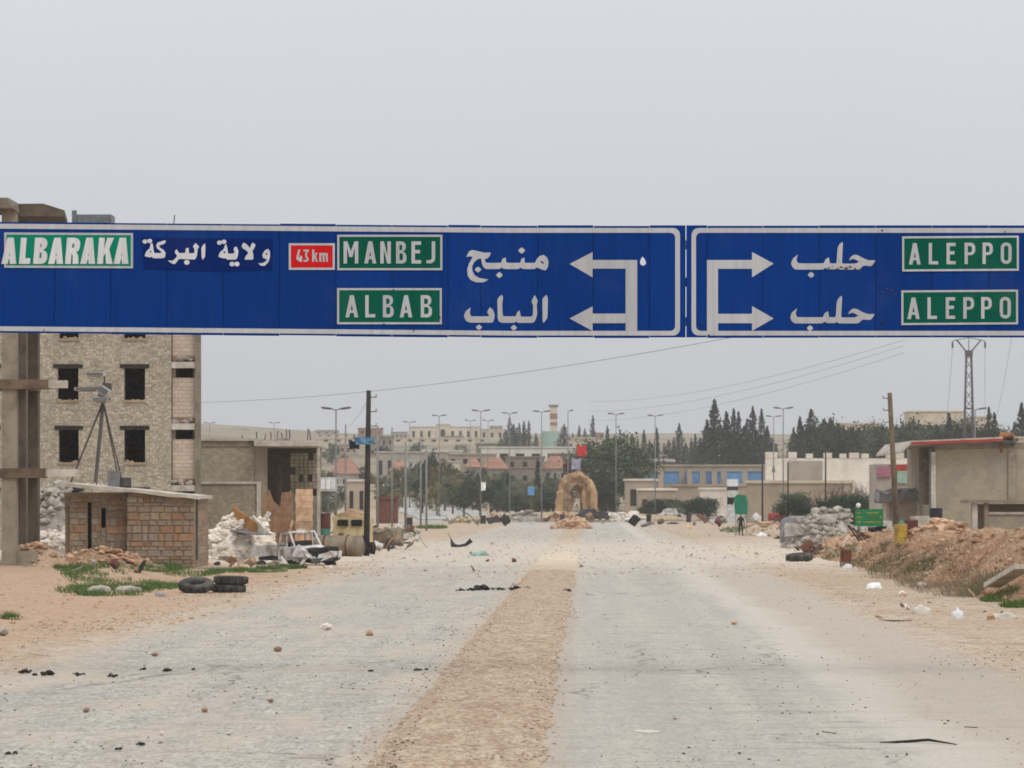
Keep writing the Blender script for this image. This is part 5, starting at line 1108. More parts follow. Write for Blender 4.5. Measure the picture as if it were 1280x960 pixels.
for row, (y_, xs_) in enumerate(((641, ((1071, 1076), (1083, 1090), (1091, 1098))), (646.5, ((1071, 1077), (1084, 1095), (1099, 1102))), (652.5, ((1071, 1076), (1081, 1092), (1093, 1101))))):
    for a_, b_ in xs_:
        pts = [(a_, y_-.4)]+[(a_+(b_-a_)*t_, y_-.6-1.2*abs(mnoise.noise((t_*5+a_, row, 0)))*2) for t_ in (.2, .4, .5, .6, .8)]+[(b_, y_-.4), (b_, y_+.5)]+[(a_+(b_-a_)*t_, y_+.6+.8*abs(mnoise.noise((t_*5, row+a_, 3)))) for t_ in (.8, .5, .2)]+[(a_, y_+.5)]
        flat([[(PX(q, ds), PZ(w_, ds)) for q, w_ in pts]], ds-.01, .008, 'lettering', 'yellow' if not (row == 1 and a_ == 1084) else 'rust', sg)
for px in (1074, 1099): MB().tube([(PX(px, ds), ds+.08, .0), (PX(px, ds), ds+.08, PZ(640, ds))], .04, 6).build('post', 'galv', sg)
o = thing('lamp_globe', at(1073, 632, 178), 'white round lamp globe on a stem above the green and yellow sign', 'lamp')
MB().lathe([(.02, -.14), (.1, -.1), (.14, 0), (.1, .1), (.02, .14)], (0, 0, 0), 12).build('globe', 'cloth_white', o, local=True, smooth=True); MB().tube([(0, 0, -2.6), (0, 0, -.13)], .03, 6).build('stem', 'galv', o, local=True)
o = thing('leaning_board', at(1073, 670, 165), 'dark maroon striped board tipped over on the pile', 'board')
for k in range(4): MB().bar((-.5+k*.22, 0, .55-k*.12), (.1+k*.22, .1, -.35-k*.02), .2, .05).build('slat', 'maroon' if k % 2 else 'wood_dk', o, local=True)
MB().tube([(0, .1, .0), (.05, .1, -1.6)], .04, 6).build('post', 'galv', o, local=True)
tarp('tarp', 'black plastic sheet draped by the foot of the green and yellow sign', at(1096, 664, 174), 1.0, .5, 'cloth_black', 'tarp', 21)
# green sign with the standing person
ds = 250
sg = thing('warning_sign', (PX(926, ds), ds, 0), 'dark green sign panel on dark posts beside the standing person', 'road sign')
flat([[(PX(a_, ds), PZ(b_, ds)) for a_, b_ in ((917, 622), (922, 618), (932, 619), (935, 628), (934, 643), (919, 643))]], ds, .06, 'board', 'signgreen2', sg)
for px in (920, 933): MB().tube([(PX(px, ds), ds+.1, 0), (PX(px, ds), ds+.1, PZ(622, ds))], .035, 6).build('post', 'pole_grey', sg)
tarp('cloth_scrap', 'dark rag hanging on the left post of the green sign panel', at(913, 626, ds), .5, .6, 'cloth_black', 'cloth', 31)
def person(loc, rz, label):
    t = thing('person', loc, label, 'person', None, rz)
    V = [((0, 0, .95), .15), ((0, 0, 1.15), .14), ((0, -.01, 1.36), .17), ((0, 0, 1.5), .07), ((0, -.02, 1.6), .085), ((0, -.02, 1.7), .09),
         ((-.2, 0, 1.4), .075), ((-.26, .02, 1.14), .055), ((-.24, -.08, .9), .04), ((.2, 0, 1.4), .075), ((.27, .02, 1.14), .055), ((.25, -.1, .92), .04),
         ((-.1, 0, .88), .1), ((-.12, -.02, .48), .075), ((-.12, .03, .09), .05), ((-.13, -.13, .04), .045), ((.1, 0, .88), .1), ((.13, -.03, .48), .075), ((.14, .03, .09), .05), ((.16, -.13, .04), .045)]
    E = [(0, 1), (1, 2), (2, 3), (3, 4), (4, 5), (2, 6), (6, 7), (7, 8), (2, 9), (9, 10), (10, 11), (0, 12), (12, 13), (13, 14), (14, 15), (0, 16), (16, 17), (17, 18), (18, 19)]
    for hd, s_ in ((8, -1), (11, 1)):
        p0 = Vector(V[hd][0])
        for k in range(5):
            q = len(V); ln = (.045, .075, .085, .08, .06)[k]; off = Vector((s_*(.02 if k == 0 else 0), -.035+.018*k, -.05))
            V.append((tuple(p0+off), .010)); V.append((tuple(p0+off+Vector((-s_*.01, -.012 if k == 0 else 0, -ln*.55))), .009)); V.append((tuple(p0+off+Vector((-s_*.025, -.01, -ln))), .008))
            E += [(hd, q), (q, q+1), (q+1, q+2)]
    me = bpy.data.meshes.new('body'); me.from_pydata([v for v, r in V], E, []); o = bpy.data.objects.new('body', me); COL.objects.link(o); o.parent = t
    m = o.modifiers.new('skin', 'SKIN'); m.use_smooth_shade = True
    for i, (v, r) in enumerate(V): me.skin_vertices[0].data[i].radius = (r, r*.85); me.skin_vertices[0].data[i].use_root = i == 0
    s2 = o.modifiers.new('s', 'SUBSURF'); s2.levels = s2.render_levels = 1
    me.materials.append(M['cloth_black'])
    MB().lathe([(.01, -.12), (.06, -.1), (.085, -.02), (.09, .05), (.07, .11), (.01, .13)], (0, -.03, 1.64), 14).build('face', 'skin', t, local=True, smooth=True)
    MB().lathe([(.088, -.0), (.1, .03), (.09, .1), (.05, .14), (.01, .145)], (0, -.0, 1.655), 14).build('hair', 'cloth_black', t, local=True, smooth=True)
    for s_ in (-.03, .03): MB().lathe([(.002, -.01), (.011, 0), (.002, .01)], (s_, -.115, 1.645), 6, 'y').build('eye', 'glass', t, local=True)
    MB().hexa([(-.012, -.11, 1.6), (.012, -.11, 1.6), (.01, -.1, 1.6), (-.01, -.1, 1.6)], [(-.005, -.118, 1.645), (.005, -.118, 1.645), (.005, -.1, 1.645), (-.005, -.1, 1.645)]).build('nose', 'skin', t, local=True)
    return t
g_ = gp(926, 671); person((g_.x, g_.y, TZ(g_.x, g_.y)), R(10), 'standing person in dark clothes in front of the green sign panel')

# ------------------------------------------------------------------ red roofed workshop, kiosk, side wall
D = 205.0
wsx = thing('workshop', (PX(1215, D), D, 0), 'tan blockwork workshop under a red edged sloping canopy', 'building')
xa, xb = PX(1170, D), PX(1330, D); zt = PZ(557, D)
MB().hexa([(xa, D, -.2), (xb, D, -.2), (xb, D+.3, -.2), (xa, D+.3, -.2)], [(xa, D, zt), (xb, D, zt+.3), (xb, D+.3, zt+.3), (xa, D+.3, zt)]).build('side_wall', 'blocks_tan', wsx)
MB().box(xa-.12, xa+.25, D+.31, D+14, -.2, zt).build('front_wall', 'blocks_tan', wsx)
MB().box(xb, xb+.3, D, D+14, -.2, zt+.3).build('rear_wall', 'blocks_tan', wsx)
MB().hexa([(xa-.05, D-.06, zt-.3), (xb, D-.06, zt-.05), (xb, D-.002, zt-.05), (xa-.05, D-.002, zt-.3)], [(xa-.05, D-.06, zt+.05), (xb, D-.06, zt+.3), (xb, D-.002, zt+.3), (xa-.05, D-.002, zt+.05)]).build('ring_beam', 'concrete', wsx)
for px, wd in ((1166.5, 6), (1265, 10)): MB().box(PX(px-wd/2, D), PX(px+wd/2, D), D-.14, D-.07, .0, PZ(565, D)).build('pilaster', 'concrete_lt' if px < 1200 else 'concrete', wsx)
rl, rr_ = PX(1136, D), PX(1250, D)
MB().hexa([(rl, D-1.2, PZ(556.5, D)), (rr_, D-1.2, PZ(551.5, D)), (rr_, D+13, PZ(551.5, D)), (rl, D+13, PZ(556.5, D))], [(rl, D-1.2, PZ(551.5, D)), (rr_, D-1.2, PZ(546.5, D)), (rr_, D+13, PZ(546.5, D)), (rl, D+13, PZ(551.5, D))]).build('canopy_roof', 'concrete_lt', wsx)
MB().hexa([(rl+.02, D-1.26, PZ(556.5, D)), (rr_, D-1.26, PZ(551.5, D)), (rr_, D-1.202, PZ(551.5, D)), (rl+.02, D-1.202, PZ(556.5, D))], [(rl+.02, D-1.26, PZ(553, D)), (rr_, D-1.26, PZ(548.5, D)), (rr_, D-1.202, PZ(548.5, D)), (rl+.02, D-1.202, PZ(553, D))]).build('red_fascia', 'redpaint', wsx)
xe = PX(1124, D)
MB().hexa([(xe, D-1.2, PZ(567, D)), (rl-.01, D-1.2, PZ(555, D)), (rl-.01, D+13, PZ(555, D)), (xe, D+13, PZ(567, D))], [(xe, D-1.2, PZ(564.5, D)), (rl-.01, D-1.2, PZ(551.5, D)), (rl-.01, D+13, PZ(551.5, D)), (xe, D+13, PZ(564.5, D))]).build('canopy_end', 'concrete_lt', wsx)
MB().hexa([(xe+.1, D-1.3, PZ(566, D)), (rl-.3, D-1.3, PZ(556, D)), (rl-.3, D-1.21, PZ(556, D)), (xe+.1, D-1.21, PZ(566, D))], [(xe+.1, D-1.3, PZ(563.5, D)), (rl-.25, D-1.3, PZ(551.5, D)), (rl-.25, D-1.21, PZ(551.5, D)), (xe+.1, D-1.21, PZ(563.5, D))]).build('canopy_end_cap', 'concrete_lt', wsx)
MB().box(xa-1.0, xa-.2, D+.6, D+.9, 2.6, PZ(558, D)).build('gutter_box', 'concrete_dk', wsx)
MB().tube([(xa-.35, D+.2, 0), (xa-.35, D+.2, PZ(560, D))], .07, 8).build('downpipe', 'galv', wsx)
MB().tube([(xa-.75, D+.2, PZ(575, D)), (xa-.1, D+.2, PZ(586, D))], .04, 6).build('brace', 'galv', wsx)
o = thing('roof_wreckage', at(1258, 552, D-.5), 'twisted dark pipe and metal scrap at the broken end of the red canopy', 'wreckage')
MB().tube([(-.3, 0, -.7), (-.45, 0, -.1), (-.2, 0, .25), (.4, 0, .35)], .1, 7).build('bent_pipe', 'rust', o, local=True)
q_ = MB().box(-.4, .8, -.2, .5, -.15, .2).build('scrap', 'steel', o, local=True); sub(q_, 3); crumple(q_, .3, 2)
q_ = MB().box(-.4, .5, .0, .4, .25, .6).build('torn_sheet', 'board', o, local=True); sub(q_, 3); crumple(q_, .25, 2, 4)
D2 = 170.0
lw = thing('yard_building', (PX(1260, D2), D2, 0), 'low lean-to with flat grey lintel against the workshop wall', 'building')
MB().box(PX(1216, D2), PX(1222, D2), D2, D2+.4, 0, PZ(629, D2)).build('post', 'concrete_lt', lw)
MB().box(PX(1231, D2), PX(1236, D2), D2+.1, D2+.4, 0, PZ(629, D2)).build('post', 'concrete', lw)
MB().box(PX(1210, D2), PX(1320, D2), D2-.2, D2+3, PZ(629, D2)+.002, PZ(625, D2)).build('lintel', 'concrete', lw)
MB().box(PX(1236, D2)+.02, PX(1320, D2), D2+.2, D2+.5, 0, PZ(643, D2)).build('low_wall', 'blocks_tan', lw)
MB().box(PX(1236, D2)+.02, PX(1320, D2), D2+.1, D2+.55, PZ(643, D2)+.002, PZ(640, D2)).build('coping', 'concrete_lt', lw)
MB().box(PX(1223, D2)+.02, PX(1320, D2), D2+2.6, D2+2.9, 0, PZ(630, D2)).build('back_wall', 'blocks_tan', lw)
D3 = 212.0
ks = thing('kiosk', (PX(1128, D3), D3, 0), 'small cream kiosk with a crumpled metal roof beside the timber pole', 'kiosk')
MB().box(PX(1108, D3), PX(1148, D3), D3, D3+2.5, -.2, PZ(624, D3)).build('body', 'plaster_t', ks)
for a_, b_ in ((1108, 1112), (1116, 1119), (1146, 1150)): MB().box(PX(a_, D3), PX(b_, D3), D3-.1, D3-.005, -.2, PZ(624, D3)).build('frame_post', 'concrete_lt', ks)
q_ = MB().box(PX(1098, D3), PX(1153, D3), D3-.6, D3+2.8, PZ(624, D3)+.05, PZ(612, D3)).build('crumpled_roof', 'cargrey', ks); sub(q_, 5)
for v in q_.data.vertices:
    v.co += Vector((0, 0, .35*mnoise.noise((v.co.x*1.2, v.co.y, 3))+.25*mnoise.noise((v.co.x*3, v.co.y*2, 5))-.3*abs(v.co.x)*.4))
D4 = 232.0
sh = thing('small_shop', (PX(1135, D4), D4, 0), 'shop behind the kiosk with pale blue and dark panels and a faded red strip', 'shop')
MB().box(PX(1096, D4), PX(1168, D4), D4+.3, D4+5, -.2, PZ(580, D4)).build('body', 'plaster_g', sh)
MB().box(PX(1112, D4), PX(1160, D4), D4+.1, D4+.28, PZ(588, D4), PZ(581, D4)).build('red_strip', 'redpaint', sh)
MB().box(PX(1122, D4), PX(1136, D4), D4+.12, D4+.28, PZ(604, D4), PZ(588.5, D4)).build('blue_panel', 'ltgreen', sh)
MB().box(PX(1138, D4), PX(1154, D4), D4+.12, D4+.28, PZ(604, D4), PZ(588.5, D4)).build('dark_panel', 'darkblue', sh)
MB().box(PX(1096, D4), PX(1114, D4), D4+.05, D4+.25, PZ(596, D4), PZ(583, D4)).build('pink_banner', 'pink', sh)

# ------------------------------------------------------------------ lattice pylon
D = 560.0; g_ = onT(1211, D)
py_ = thing('lattice_pylon', (g_.x, D, g_.z), 'steel lattice power pylon with a forked top and hanging insulators', 'pylon')
zt = PZ(438, D); w0, w1 = 1.1, .42
cs = [(-1, -1), (1, -1), (1, 1), (-1, 1)]
for a_, b_ in cs: MB().bar((g_.x+a_*w0, D+b_*w0, g_.z-.3), (g_.x+a_*w1, D+b_*w1, zt), .2).build('leg', 'steel', py_)
nseg = 16; mb = MB()
for k in range(nseg):
    for i in range(4):
        (a_, b_), (c_, d_) = cs[i], cs[(i+1) % 4]; t0, t1 = k/nseg, (k+1)/nseg; f0, f1 = w0+(w1-w0)*t0, w0+(w1-w0)*t1; z0, z1 = g_.z+(zt-g_.z)*t0, g_.z+(zt-g_.z)*t1
        p_, q_ = ((g_.x+a_*f0, D+b_*f0, z0), (g_.x+c_*f1, D+d_*f1, z1)) if k % 2 else ((g_.x+c_*f0, D+d_*f0, z0), (g_.x+a_*f1, D+b_*f1, z1))
        mb.bar(p_, q_, .1)
mb.build('bracing', 'steel', py_)
MB().box(g_.x-.62, g_.x+.62, D-.6, D+.6, PZ(446, D), PZ(438, D)).build('collar', 'steel', py_)
for s_ in (-1, 1):
    k_ = (g_.x+s_*2.1, D, PZ(425, D)); MB().bar((g_.x+s_*.5, D, PZ(439, D)), k_, .24).build('fork_arm', 'steel', py_)
    MB().bar(k_, (g_.x+s_*2.9, D, PZ(426.5, D)), .14).build('cross_arm', 'steel', py_)
    MB().bar((g_.x, D, PZ(422, D)), k_, .12).build('top_brace', 'steel', py_)
    MB().lathe([(.05, 0), (.18, -.2), (.18, -1.0), (.05, -1.2)], (g_.x+s_*2.85, D, PZ(427, D)), 8).build('insulator', 'steel', py_)
    wire((g_.x+s_*2.85, D, PZ(435, D)), at(1180 if s_ < 0 else 1231, 540, 1000), 3, .03, 'power line dropping away behind the pylon on its %s side' % ('shops' if s_ < 0 else 'workshop'))
MB().bar((g_.x, D, PZ(438, D)), (g_.x, D, PZ(421, D)), .12).build('peak', 'steel', py_)
wire(at(1268, 400, 300), at(1246, 520, 420), .6, .015, 'thin steep wire hanging right of the pylon')

# ------------------------------------------------------------------ arch monument and its flags
DA = 440.0; az = 1.2
ar = thing('arch_monument', (PX(720, DA), DA, az), 'tan stone arch monument on the roundabout island', 'monument')
out = [(695, 642), (697, 618), (700, 606), (705, 598), (712, 593), (720, 590.5), (729, 592), (736, 597), (741, 605), (744, 618), (745.5, 642)]
inn = [(729, 642), (728, 622), (726, 611), (723.5, 605), (720, 602), (716.5, 605), (714, 612), (711.5, 624), (710.5, 642)]
flat([[(PX(a_, DA), PZ(b_, DA)) for a_, b_ in out+inn]], DA-.6, 1.2, 'arch_body', 'arch', ar)
o = [c for c in ar.children][-1]; sub(o, 4); crumple(o, .5, .9, 2)
def rib(pts, y0, y1, w_, nm): o = MB().tube([(PX(a_, DA), y0+(y1-y0)*i/(len(pts)-1), PZ(b_, DA)) for i, (a_, b_) in enumerate(pts)], w_, 8).build(nm, 'arch', ar); sub(o, 1); crumple(o, .45, 1.1, len(pts))
rib([(698, 642), (700, 616), (705, 603), (713, 596), (720, 594)], DA-1.2, DA-.6, .55, 'left_rib'); rib([(742.5, 642), (741, 616), (736, 603), (729, 597), (721, 594)], DA-1.2, DA-.6, .55, 'right_rib')
rib([(712, 642), (714, 618), (719, 603), (726, 596)], DA+1, DA+.6, .35, 'inner_rib'); rib([(728, 642), (728, 620), (724, 604), (716, 596)], DA+1.1, DA+.6, .35, 'inner_rib')
def flag(px, py0, py1, ytop, w_, mat, label, d=DA, seed=0, dr=1):
    x_ = PX(px, d); o = thing('flag', (x_, d, PZ(py1, d)), label, 'flag'); MB().tube([(x_, d, PZ(py1, d)-.1), (x_, d, PZ(ytop, d))], .05, 6).build('pole', 'steel', o)
    h_ = PZ(ytop, d)-PZ(py0, d); tarp('cloth', None, (x_+dr*w_*.55, d, PZ(ytop, d)-h_*.55), w_, h_, mat, None, seed, o, sag=.3)
flag(721, 570, 591, 556, 1.2, 'cloth_red', 'red flag flying above the arch', seed=3)
flag(714, 587, 592, 572, 1.3, 'cloth_lilac', 'lilac grey banner on top of the arch', seed=5)
flag(713.5, 590, 594, 577, 1.0, 'cloth_maroon', 'dark maroon banner at the arch shoulder', seed=8, dr=-1)
flag(601, 613, 655, 602, .55, 'cloth_white', 'small white flag on a thin pole at the left of the roundabout', 385, 12)
bs = thing('traffic_sign', (PX(664, 470), 470, 0), 'small blue square sign on a brown post by the yellowish bushes', 'road sign')
MB().box(PX(660, 470), PX(668, 470), 470, 470.06, PZ(619, 470), PZ(608, 470)).build('plate', 'bluepaint', bs); MB().tube([(PX(664, 470), 470.1, 0), (PX(664, 470), 470.1, PZ(610, 470))], .07, 6).build('post', 'wood', bs)
# clutter round the island
for nm, l, px, d, rx, h, mt, n_ in (('rubble_heap', 'loose tan stones piled before the left foot of the arch', 700, 421, 2.4, 1.1, 'rubble_tan', 90), ('rubble_heap', 'grey stone pile left of the arch with white scraps', 650, 424, 4.2, 1.2, 'rubble_grey', 130), ('rubble_heap', 'pale broken kerb stones right of the arch', 775, 424, 4.0, 1.0, 'rubble', 120), ('rubble_heap', 'low scattered stones under the roadside shrubs', 840, 450, 5, .7, 'rubble_grey', 100), ('rubble_heap', 'tan stony pile between the white flag and the arch', 622, 428, 2, .9, 'rubble_tan', 60), ('rubble_heap', 'dry stony hump on the median end', 714, 322, 1.9, .9, 'rubble_tan', 140)):
    heap(nm, l, PX(px, d), d, rx, 1.6, h, mt, n_, .12, .45, 6)
def wreck(px, d, w_, h_, mat, label, seed):
    g_ = onT(px, d); o = thing('car_wreck', (g_.x, d, g_.z+(.3 if 417 < d < 460 else 0)), label, 'wreckage', None, R(seed*20))
    q_ = prism_y(MB(), [(-w_/2, .2), (w_/2, .2), (w_/2, h_*.5), (w_*.25, h_*.55), (w_*.12, h_), (-w_*.25, h_), (-w_*.35, h_*.55), (-w_/2, h_*.5)], -.8, .8).build('shell', mat, o, local=True); sub(q_, 3); crumple(q_, .22, 1.6, seed)
    for s_ in (-.32, .32): wheel(o, (w_*s_, -.75, .3), .32, .2)
wreck(737, 418, 3.6, 1.4, 'darkblue', 'dark burnt car shell at the right foot of the arch', 2)
wreck(752, 420, 2.6, 1.0, 'char', 'charred low wreck beside the dark car shell', 4)
wreck(838, 447, 3.2, 1.3, 'carwhite', 'white car half hidden behind the roadside stones', 1)
wreck(893, 470, 3.0, 1.4, 'plaster_w', 'pale vehicle parked below the blue shuttered shops', 0)
for px, d, mt, l in ((633, 385, 'char', 'black barrel on the near lane of the roundabout'), (604, 388, 'wood_dk', 'dark barrel at the foot of the white flag'), (703, 412, 'darkblue', 'dark blue barrel before the arch'), (811, 415, 'char', 'black barrel on the island kerb right of the arch'), (861, 416, 'darkblue', 'blue black barrel near the white car'), (512, 345, 'wood_dk', 'dark drum under the bare poles on the left')):
    drum((*onT(px, d).to_2d(), 0.02), l, mt, sc=1.15)
for px, l in ((572, 'yellow barrier block nearer the side road'), (582, 'yellow barrier block nearer the white flag')):
    g_ = onT(px, 405); o = thing('road_barrier', (g_.x, 405, .02), l, 'barrier'); prism_y(MB(), [(-.5, 0), (.5, 0), (.35, .25), (.28, .75), (-.28, .75), (-.35, .25)], -.9, .9).build('body', 'yellow', o, local=True); MB().box(-.2, .2, -.95, -.91, .3, .5).build('reflector', 'cloth_white', o, local=True)

# ------------------------------------------------------------------ buildings on the rising ground
def bld(label, px0, px1, yt, d, depth, mat, cols=0, rows=0, roof='flat', rm='rooftile', yb=None, cat='building', nm='far_building', group=None, trim='concrete_lt', wmat='dark', wfrac=(.4, .5), doors=False):
    x0, x1 = PX(px0, d), PX(px1, d); zb = min(TZ(x0, d), TZ(x1, d))-.6
    if yb: zb = min(zb, PZ(yb, d))
    zt_ = PZ(yt, d); t = thing(nm, ((x0+x1)/2, d, zb), label, cat, group); vis = PZ(yb, d) if yb else max(TZ(x0, d), TZ(x1, d))
    ops = []
    for r in range(rows):
        for c in range(cols):
            cw_, rh = (x1-x0)/cols, (zt_-vis)/rows; cx, cz = x0+cw_*(c+.5), vis+rh*(r+(.5 if not doors else .42)); hw, hh = cw_*wfrac[0]/2, rh*wfrac[1]/2
            ops.append((cx-hw, cx+hw, cz-hh, cz+hh))
    if ops:
        wall(MB(), x0, x1, zb, zt_, d, .3, ops).build('front_wall', mat, t)
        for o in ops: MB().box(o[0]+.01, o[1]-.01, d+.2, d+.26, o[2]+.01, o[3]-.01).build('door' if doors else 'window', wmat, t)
        MB().box(x0, x1, d+.32, d+depth, zb, zt_-.01).build('body', mat, t)
    else: MB().box(x0, x1, d, d+depth, zb, zt_).build('body', mat, t)
    if roof == 'flat': MB().box(x0-.25, x1+.25, d-.25, d+depth+.25, zt_+.002, zt_+.35).build('roof_slab', trim, t)
    else:
        h_ = roof; e_ = .5; m_ = (x1-x0)*.28
        MB().add([(x0-e_, d-e_, zt_+.002), (x1+e_, d-e_, zt_+.002), (x1+e_, d+depth+e_, zt_+.002), (x0-e_, d+depth+e_, zt_+.002), (x0+m_, d+depth/2, zt_+h_), (x1-m_, d+depth/2, zt_+h_)], [(0, 1, 5, 4), (1, 2, 5), (2, 3, 4, 5), (3, 0, 4), (3, 2, 1, 0)]).build('roof', rm, t)
    return t
# orange roofed houses
for l, a_, b_, yt, d, h_ in (('terracotta roofed house left of the slim cypress', 640, 668, 585, 720, 2.6), ('terracotta roofed house whose left end meets the grove', 603, 634, 586, 710, 2.6), ('terracotta roofed house right of the slim cypress', 680, 708, 586, 720, 3.0), ('pinkish roofed house behind the bare poles', 415, 446, 592, 640, 3.2), ('small orange roofed house behind the grove pines', 488, 508, 589, 660, 2.2), ('little orange roofed hut seen between the grove crowns', 583, 600, 584, 700, 2.0)):
    bld(l, a_, b_, yt, d, 9, 'plaster_g', 3, 1, h_, nm='house', cat='house')
bld('long white flat hall above the terracotta roofs', 600, 720, 560, 800, 12, 'plaster_w', 6, 1, wfrac=(.55, .6), trim='plaster_w')
bld('dull grey block beyond the black pole', 470, 560, 566, 740, 10, 'plaster_g', 8, 1)
bld('small white house glimpsed through the grove', 502, 522, 577, 690, 7, 'plaster_w', 2, 1, nm='house', cat='house')
bld('white stepped house behind the yellowing pine', 545, 575, 578, 700, 7, 'plaster_w', 3, 1, nm='house', cat='house')
bld('cream low house beside the black pole foot', 433, 458, 602, 480, 6, 'plaster_t', 2, 1, nm='house', cat='house')
bld('rust coloured shed in the shade left of the side road', 470, 496, 624, 395, 5, 'rust', 0, 0, trim='rust', cat='shed', nm='shed')
bld('low pale wall running below the grove', 497, 545, 621, 590, .6, 'plaster_w', 0, 0, trim='rooftile', cat='wall', nm='boundary_wall')
# cream complexes on the hill
for l, a_, b_, yt, d, c_ in (('long cream complex on the hilltop with a square block in front', 512, 600, 534, 1450, 9), ('lower cream wing spread beneath the hilltop complex', 400, 610, 548, 1300, 14), ('cream block with an arched dark gateway on the hilltop', 545, 562, 531, 1420, 1), ('distant cream slab right of the hilltop complex', 600, 630, 537, 1500, 3), ('pale grey hall on the hill shoulder behind the porch building', 395, 470, 543, 1500, 7), ('cream long hall beneath the distant conifers', 700, 745, 548, 1000, 5), ('cream ruin with open frame top behind the right cypress belt', 1138, 1206, 515, 820, 5), ('cream tall house between pylon and lamp', 1218, 1240, 522, 760, 2), ('pale villa at the end of the right cypress belt', 1262, 1290, 548, 600, 2), ('beige far block half hidden by right hand cypresses', 1040, 1100, 530, 1000, 5)):
    bld(l, a_, b_, yt, d, 14, 'plaster', c_, 1, wfrac=(.35, .45), trim='plaster')
for l, a_, b_, yt, d in (('grey hazy apartment block far behind the white flag', 612, 628, 533, 1700), ('faint cream block at the far left of the hill', 272, 310, 537, 1700)): bld(l, a_, b_, yt, d, 12, 'plaster_g', 3, 2, trim='plaster_g')
T_ = ['plaster', 'plaster_g', 'plaster_t', 'plaster_w', 'concrete', 'brickred']
where = {400: 'behind the porch building', 470: 'behind the bare poles', 540: 'behind the grove', 620: 'near the terracotta roofs', 700: 'behind the arch', 780: 'behind the broad dark tree', 860: 'above the shop terrace', 960: 'by the right hand cypresses'}
for k in range(34):
    px = rnd.uniform(398, 960); d = rnd.choice((rnd.uniform(560, 760), rnd.uniform(700, 1100), rnd.uniform(1000, 1700))); x_ = PX(px, d); w_ = rnd.uniform(5, 13); h_ = rnd.choice((3, 3.2, 3.6, 6.2)); mt = rnd.choice(T_)
    if 800 < px < 960 and d < 640: d = 760; x_ = PX(px, d)
    zb = TZ(x_, d); wl = where[max(q for q in where if q <= max(px, 400))]
    big = 'two storey' if h_ > 5 else 'single storey'; cn = {'plaster': 'cream', 'plaster_g': 'grey', 'plaster_t': 'tan', 'plaster_w': 'white', 'concrete': 'bare concrete', 'brickred': 'red brown'}[mt]
    bld('small %s %s house %s' % (cn, big, wl), CX+(x_-w_/2)*F/d, CX+(x_+w_/2)*F/d, HZ-(zb+h_-CAMH)*F/d, d, rnd.uniform(5, 9), mt, rnd.choice((2, 3, 4)), 2 if h_ > 5 else 1, trim=mt, nm='house', cat='house', group='houses '+wl+' '+cn+big, wfrac=(.35, .4))
for k in range(130):
    px = rnd.uniform(400, 960) if k % 2 else rnd.uniform(400, 720); d = rnd.uniform(500, 1000); x_ = PX(px, d); u_ = rnd.random()
    if 800 < px < 960 and d < 620: continue
    if abs(x_-(-6-.03*(d-462)-.00072*(d-462)**2)) < 11 and d < 690: continue
    pr = rnd.choice(GR); kk = GR.index(pr); hh = rnd.uniform(2.2, 5.5); wl = where[max(q for q in where if q <= px)]
    put(pr, px, 0, HZ-(TZ(x_, d)+hh-CAMH)*F/d, d, ('grey green', 'pale olive', 'yellow brown', 'dark green')[kk]+' scrubby tree among the houses '+wl, group='scrub '+wl, wide=rnd.uniform(.9, 1.5), name='scrub_tree')
# striped tower over a pale green dome
d = 1150; g_ = onT(692, d)
tw = thing('striped_tower', (g_.x, d, g_.z), 'tall cream and red striped tower rising from a pale green base', 'tower')
zs = [PZ(v, d) for v in (552, 539, 535, 527, 518, 509)]
MB().lathe([(3.4, g_.z-1), (3.4, zs[0]), (3.2, zs[1])], (g_.x-1, d, 0), 14).build('base', 'ltgreen', tw)
MB().box(g_.x-1.3, g_.x+1.3, d-1.3, d+1.3, zs[1]+.01, zs[5]).build('shaft', 'plaster', tw)
for k, (a_, b_) in enumerate(((517, 524), (528, 532))): MB().box(g_.x-1.35, g_.x+1.35, d-1.36, d-1.302, PZ(b_, d), PZ(a_, d)).build('red_band', 'rooftile', tw)
MB().hexa([(g_.x-1.5, d-1.5, zs[5]+.002), (g_.x+1.5, d-1.5, zs[5]+.002), (g_.x+1.5, d+1.5, zs[5]+.002), (g_.x-1.5, d+1.5, zs[5]+.002)], [(g_.x-2, d-2, zs[5]+.8), (g_.x+2, d-2, zs[5]+.8), (g_.x+2, d+2, zs[5]+.8), (g_.x-2, d+2, zs[5]+.8)]).build('crown_slab', 'plaster_g', tw)
# shops with blue shutters, white pickup on the terrace above
bld('row of shops with pale blue shutters under a long grey slab', 800, 957, 583, 585, 9, 'plaster_g', 6, 1, yb=607, doors=True, wfrac=(.7, .62), wmat='bluepaint', trim='plaster_t', nm='shop_row', cat='shop')
for k, px in enumerate((826, 862, 893)):
    o = thing('stone_buttress', (PX(px, 583), 583, PZ(615, 583)), 'tan stone buttress between the pale blue shop shutters', 'pillar', 'buttresses between the shutters'); MB().box(-.45, .45, 0, 1.2, -2.5, 4.6-.4*k).build('shaft', 'plaster_t', o, local=True); MB().box(-.6, .6, -.15, 1.2, -2.5, -1.2).build('footing', 'plaster_g', o, local=True)
pickup((PX(828, 590), 590, PZ(581, 590)), R(4), 'white pickup parked on the terrace over the blue shutters', False, 'carwhite', 1.05)
bld('low stone shed with a white slab roof left of the shutters', 782, 821, 601, 520, 5, 'plaster_t', 2, 1, trim='plaster_w', cat='shed', nm='shed')
bld('broken wall with rusty doorway below the white slab shed', 798, 845, 613, 500, 3, 'plaster_t', 3, 1, wmat='rust', trim='plaster_w', doors=True, cat='shed', nm='shed')
bld('tan retaining wall below the shutters', 840, 935, 608, 545, 2, 'plaster_t', 0, 0, trim='plaster_t', cat='wall', nm='retaining_wall')
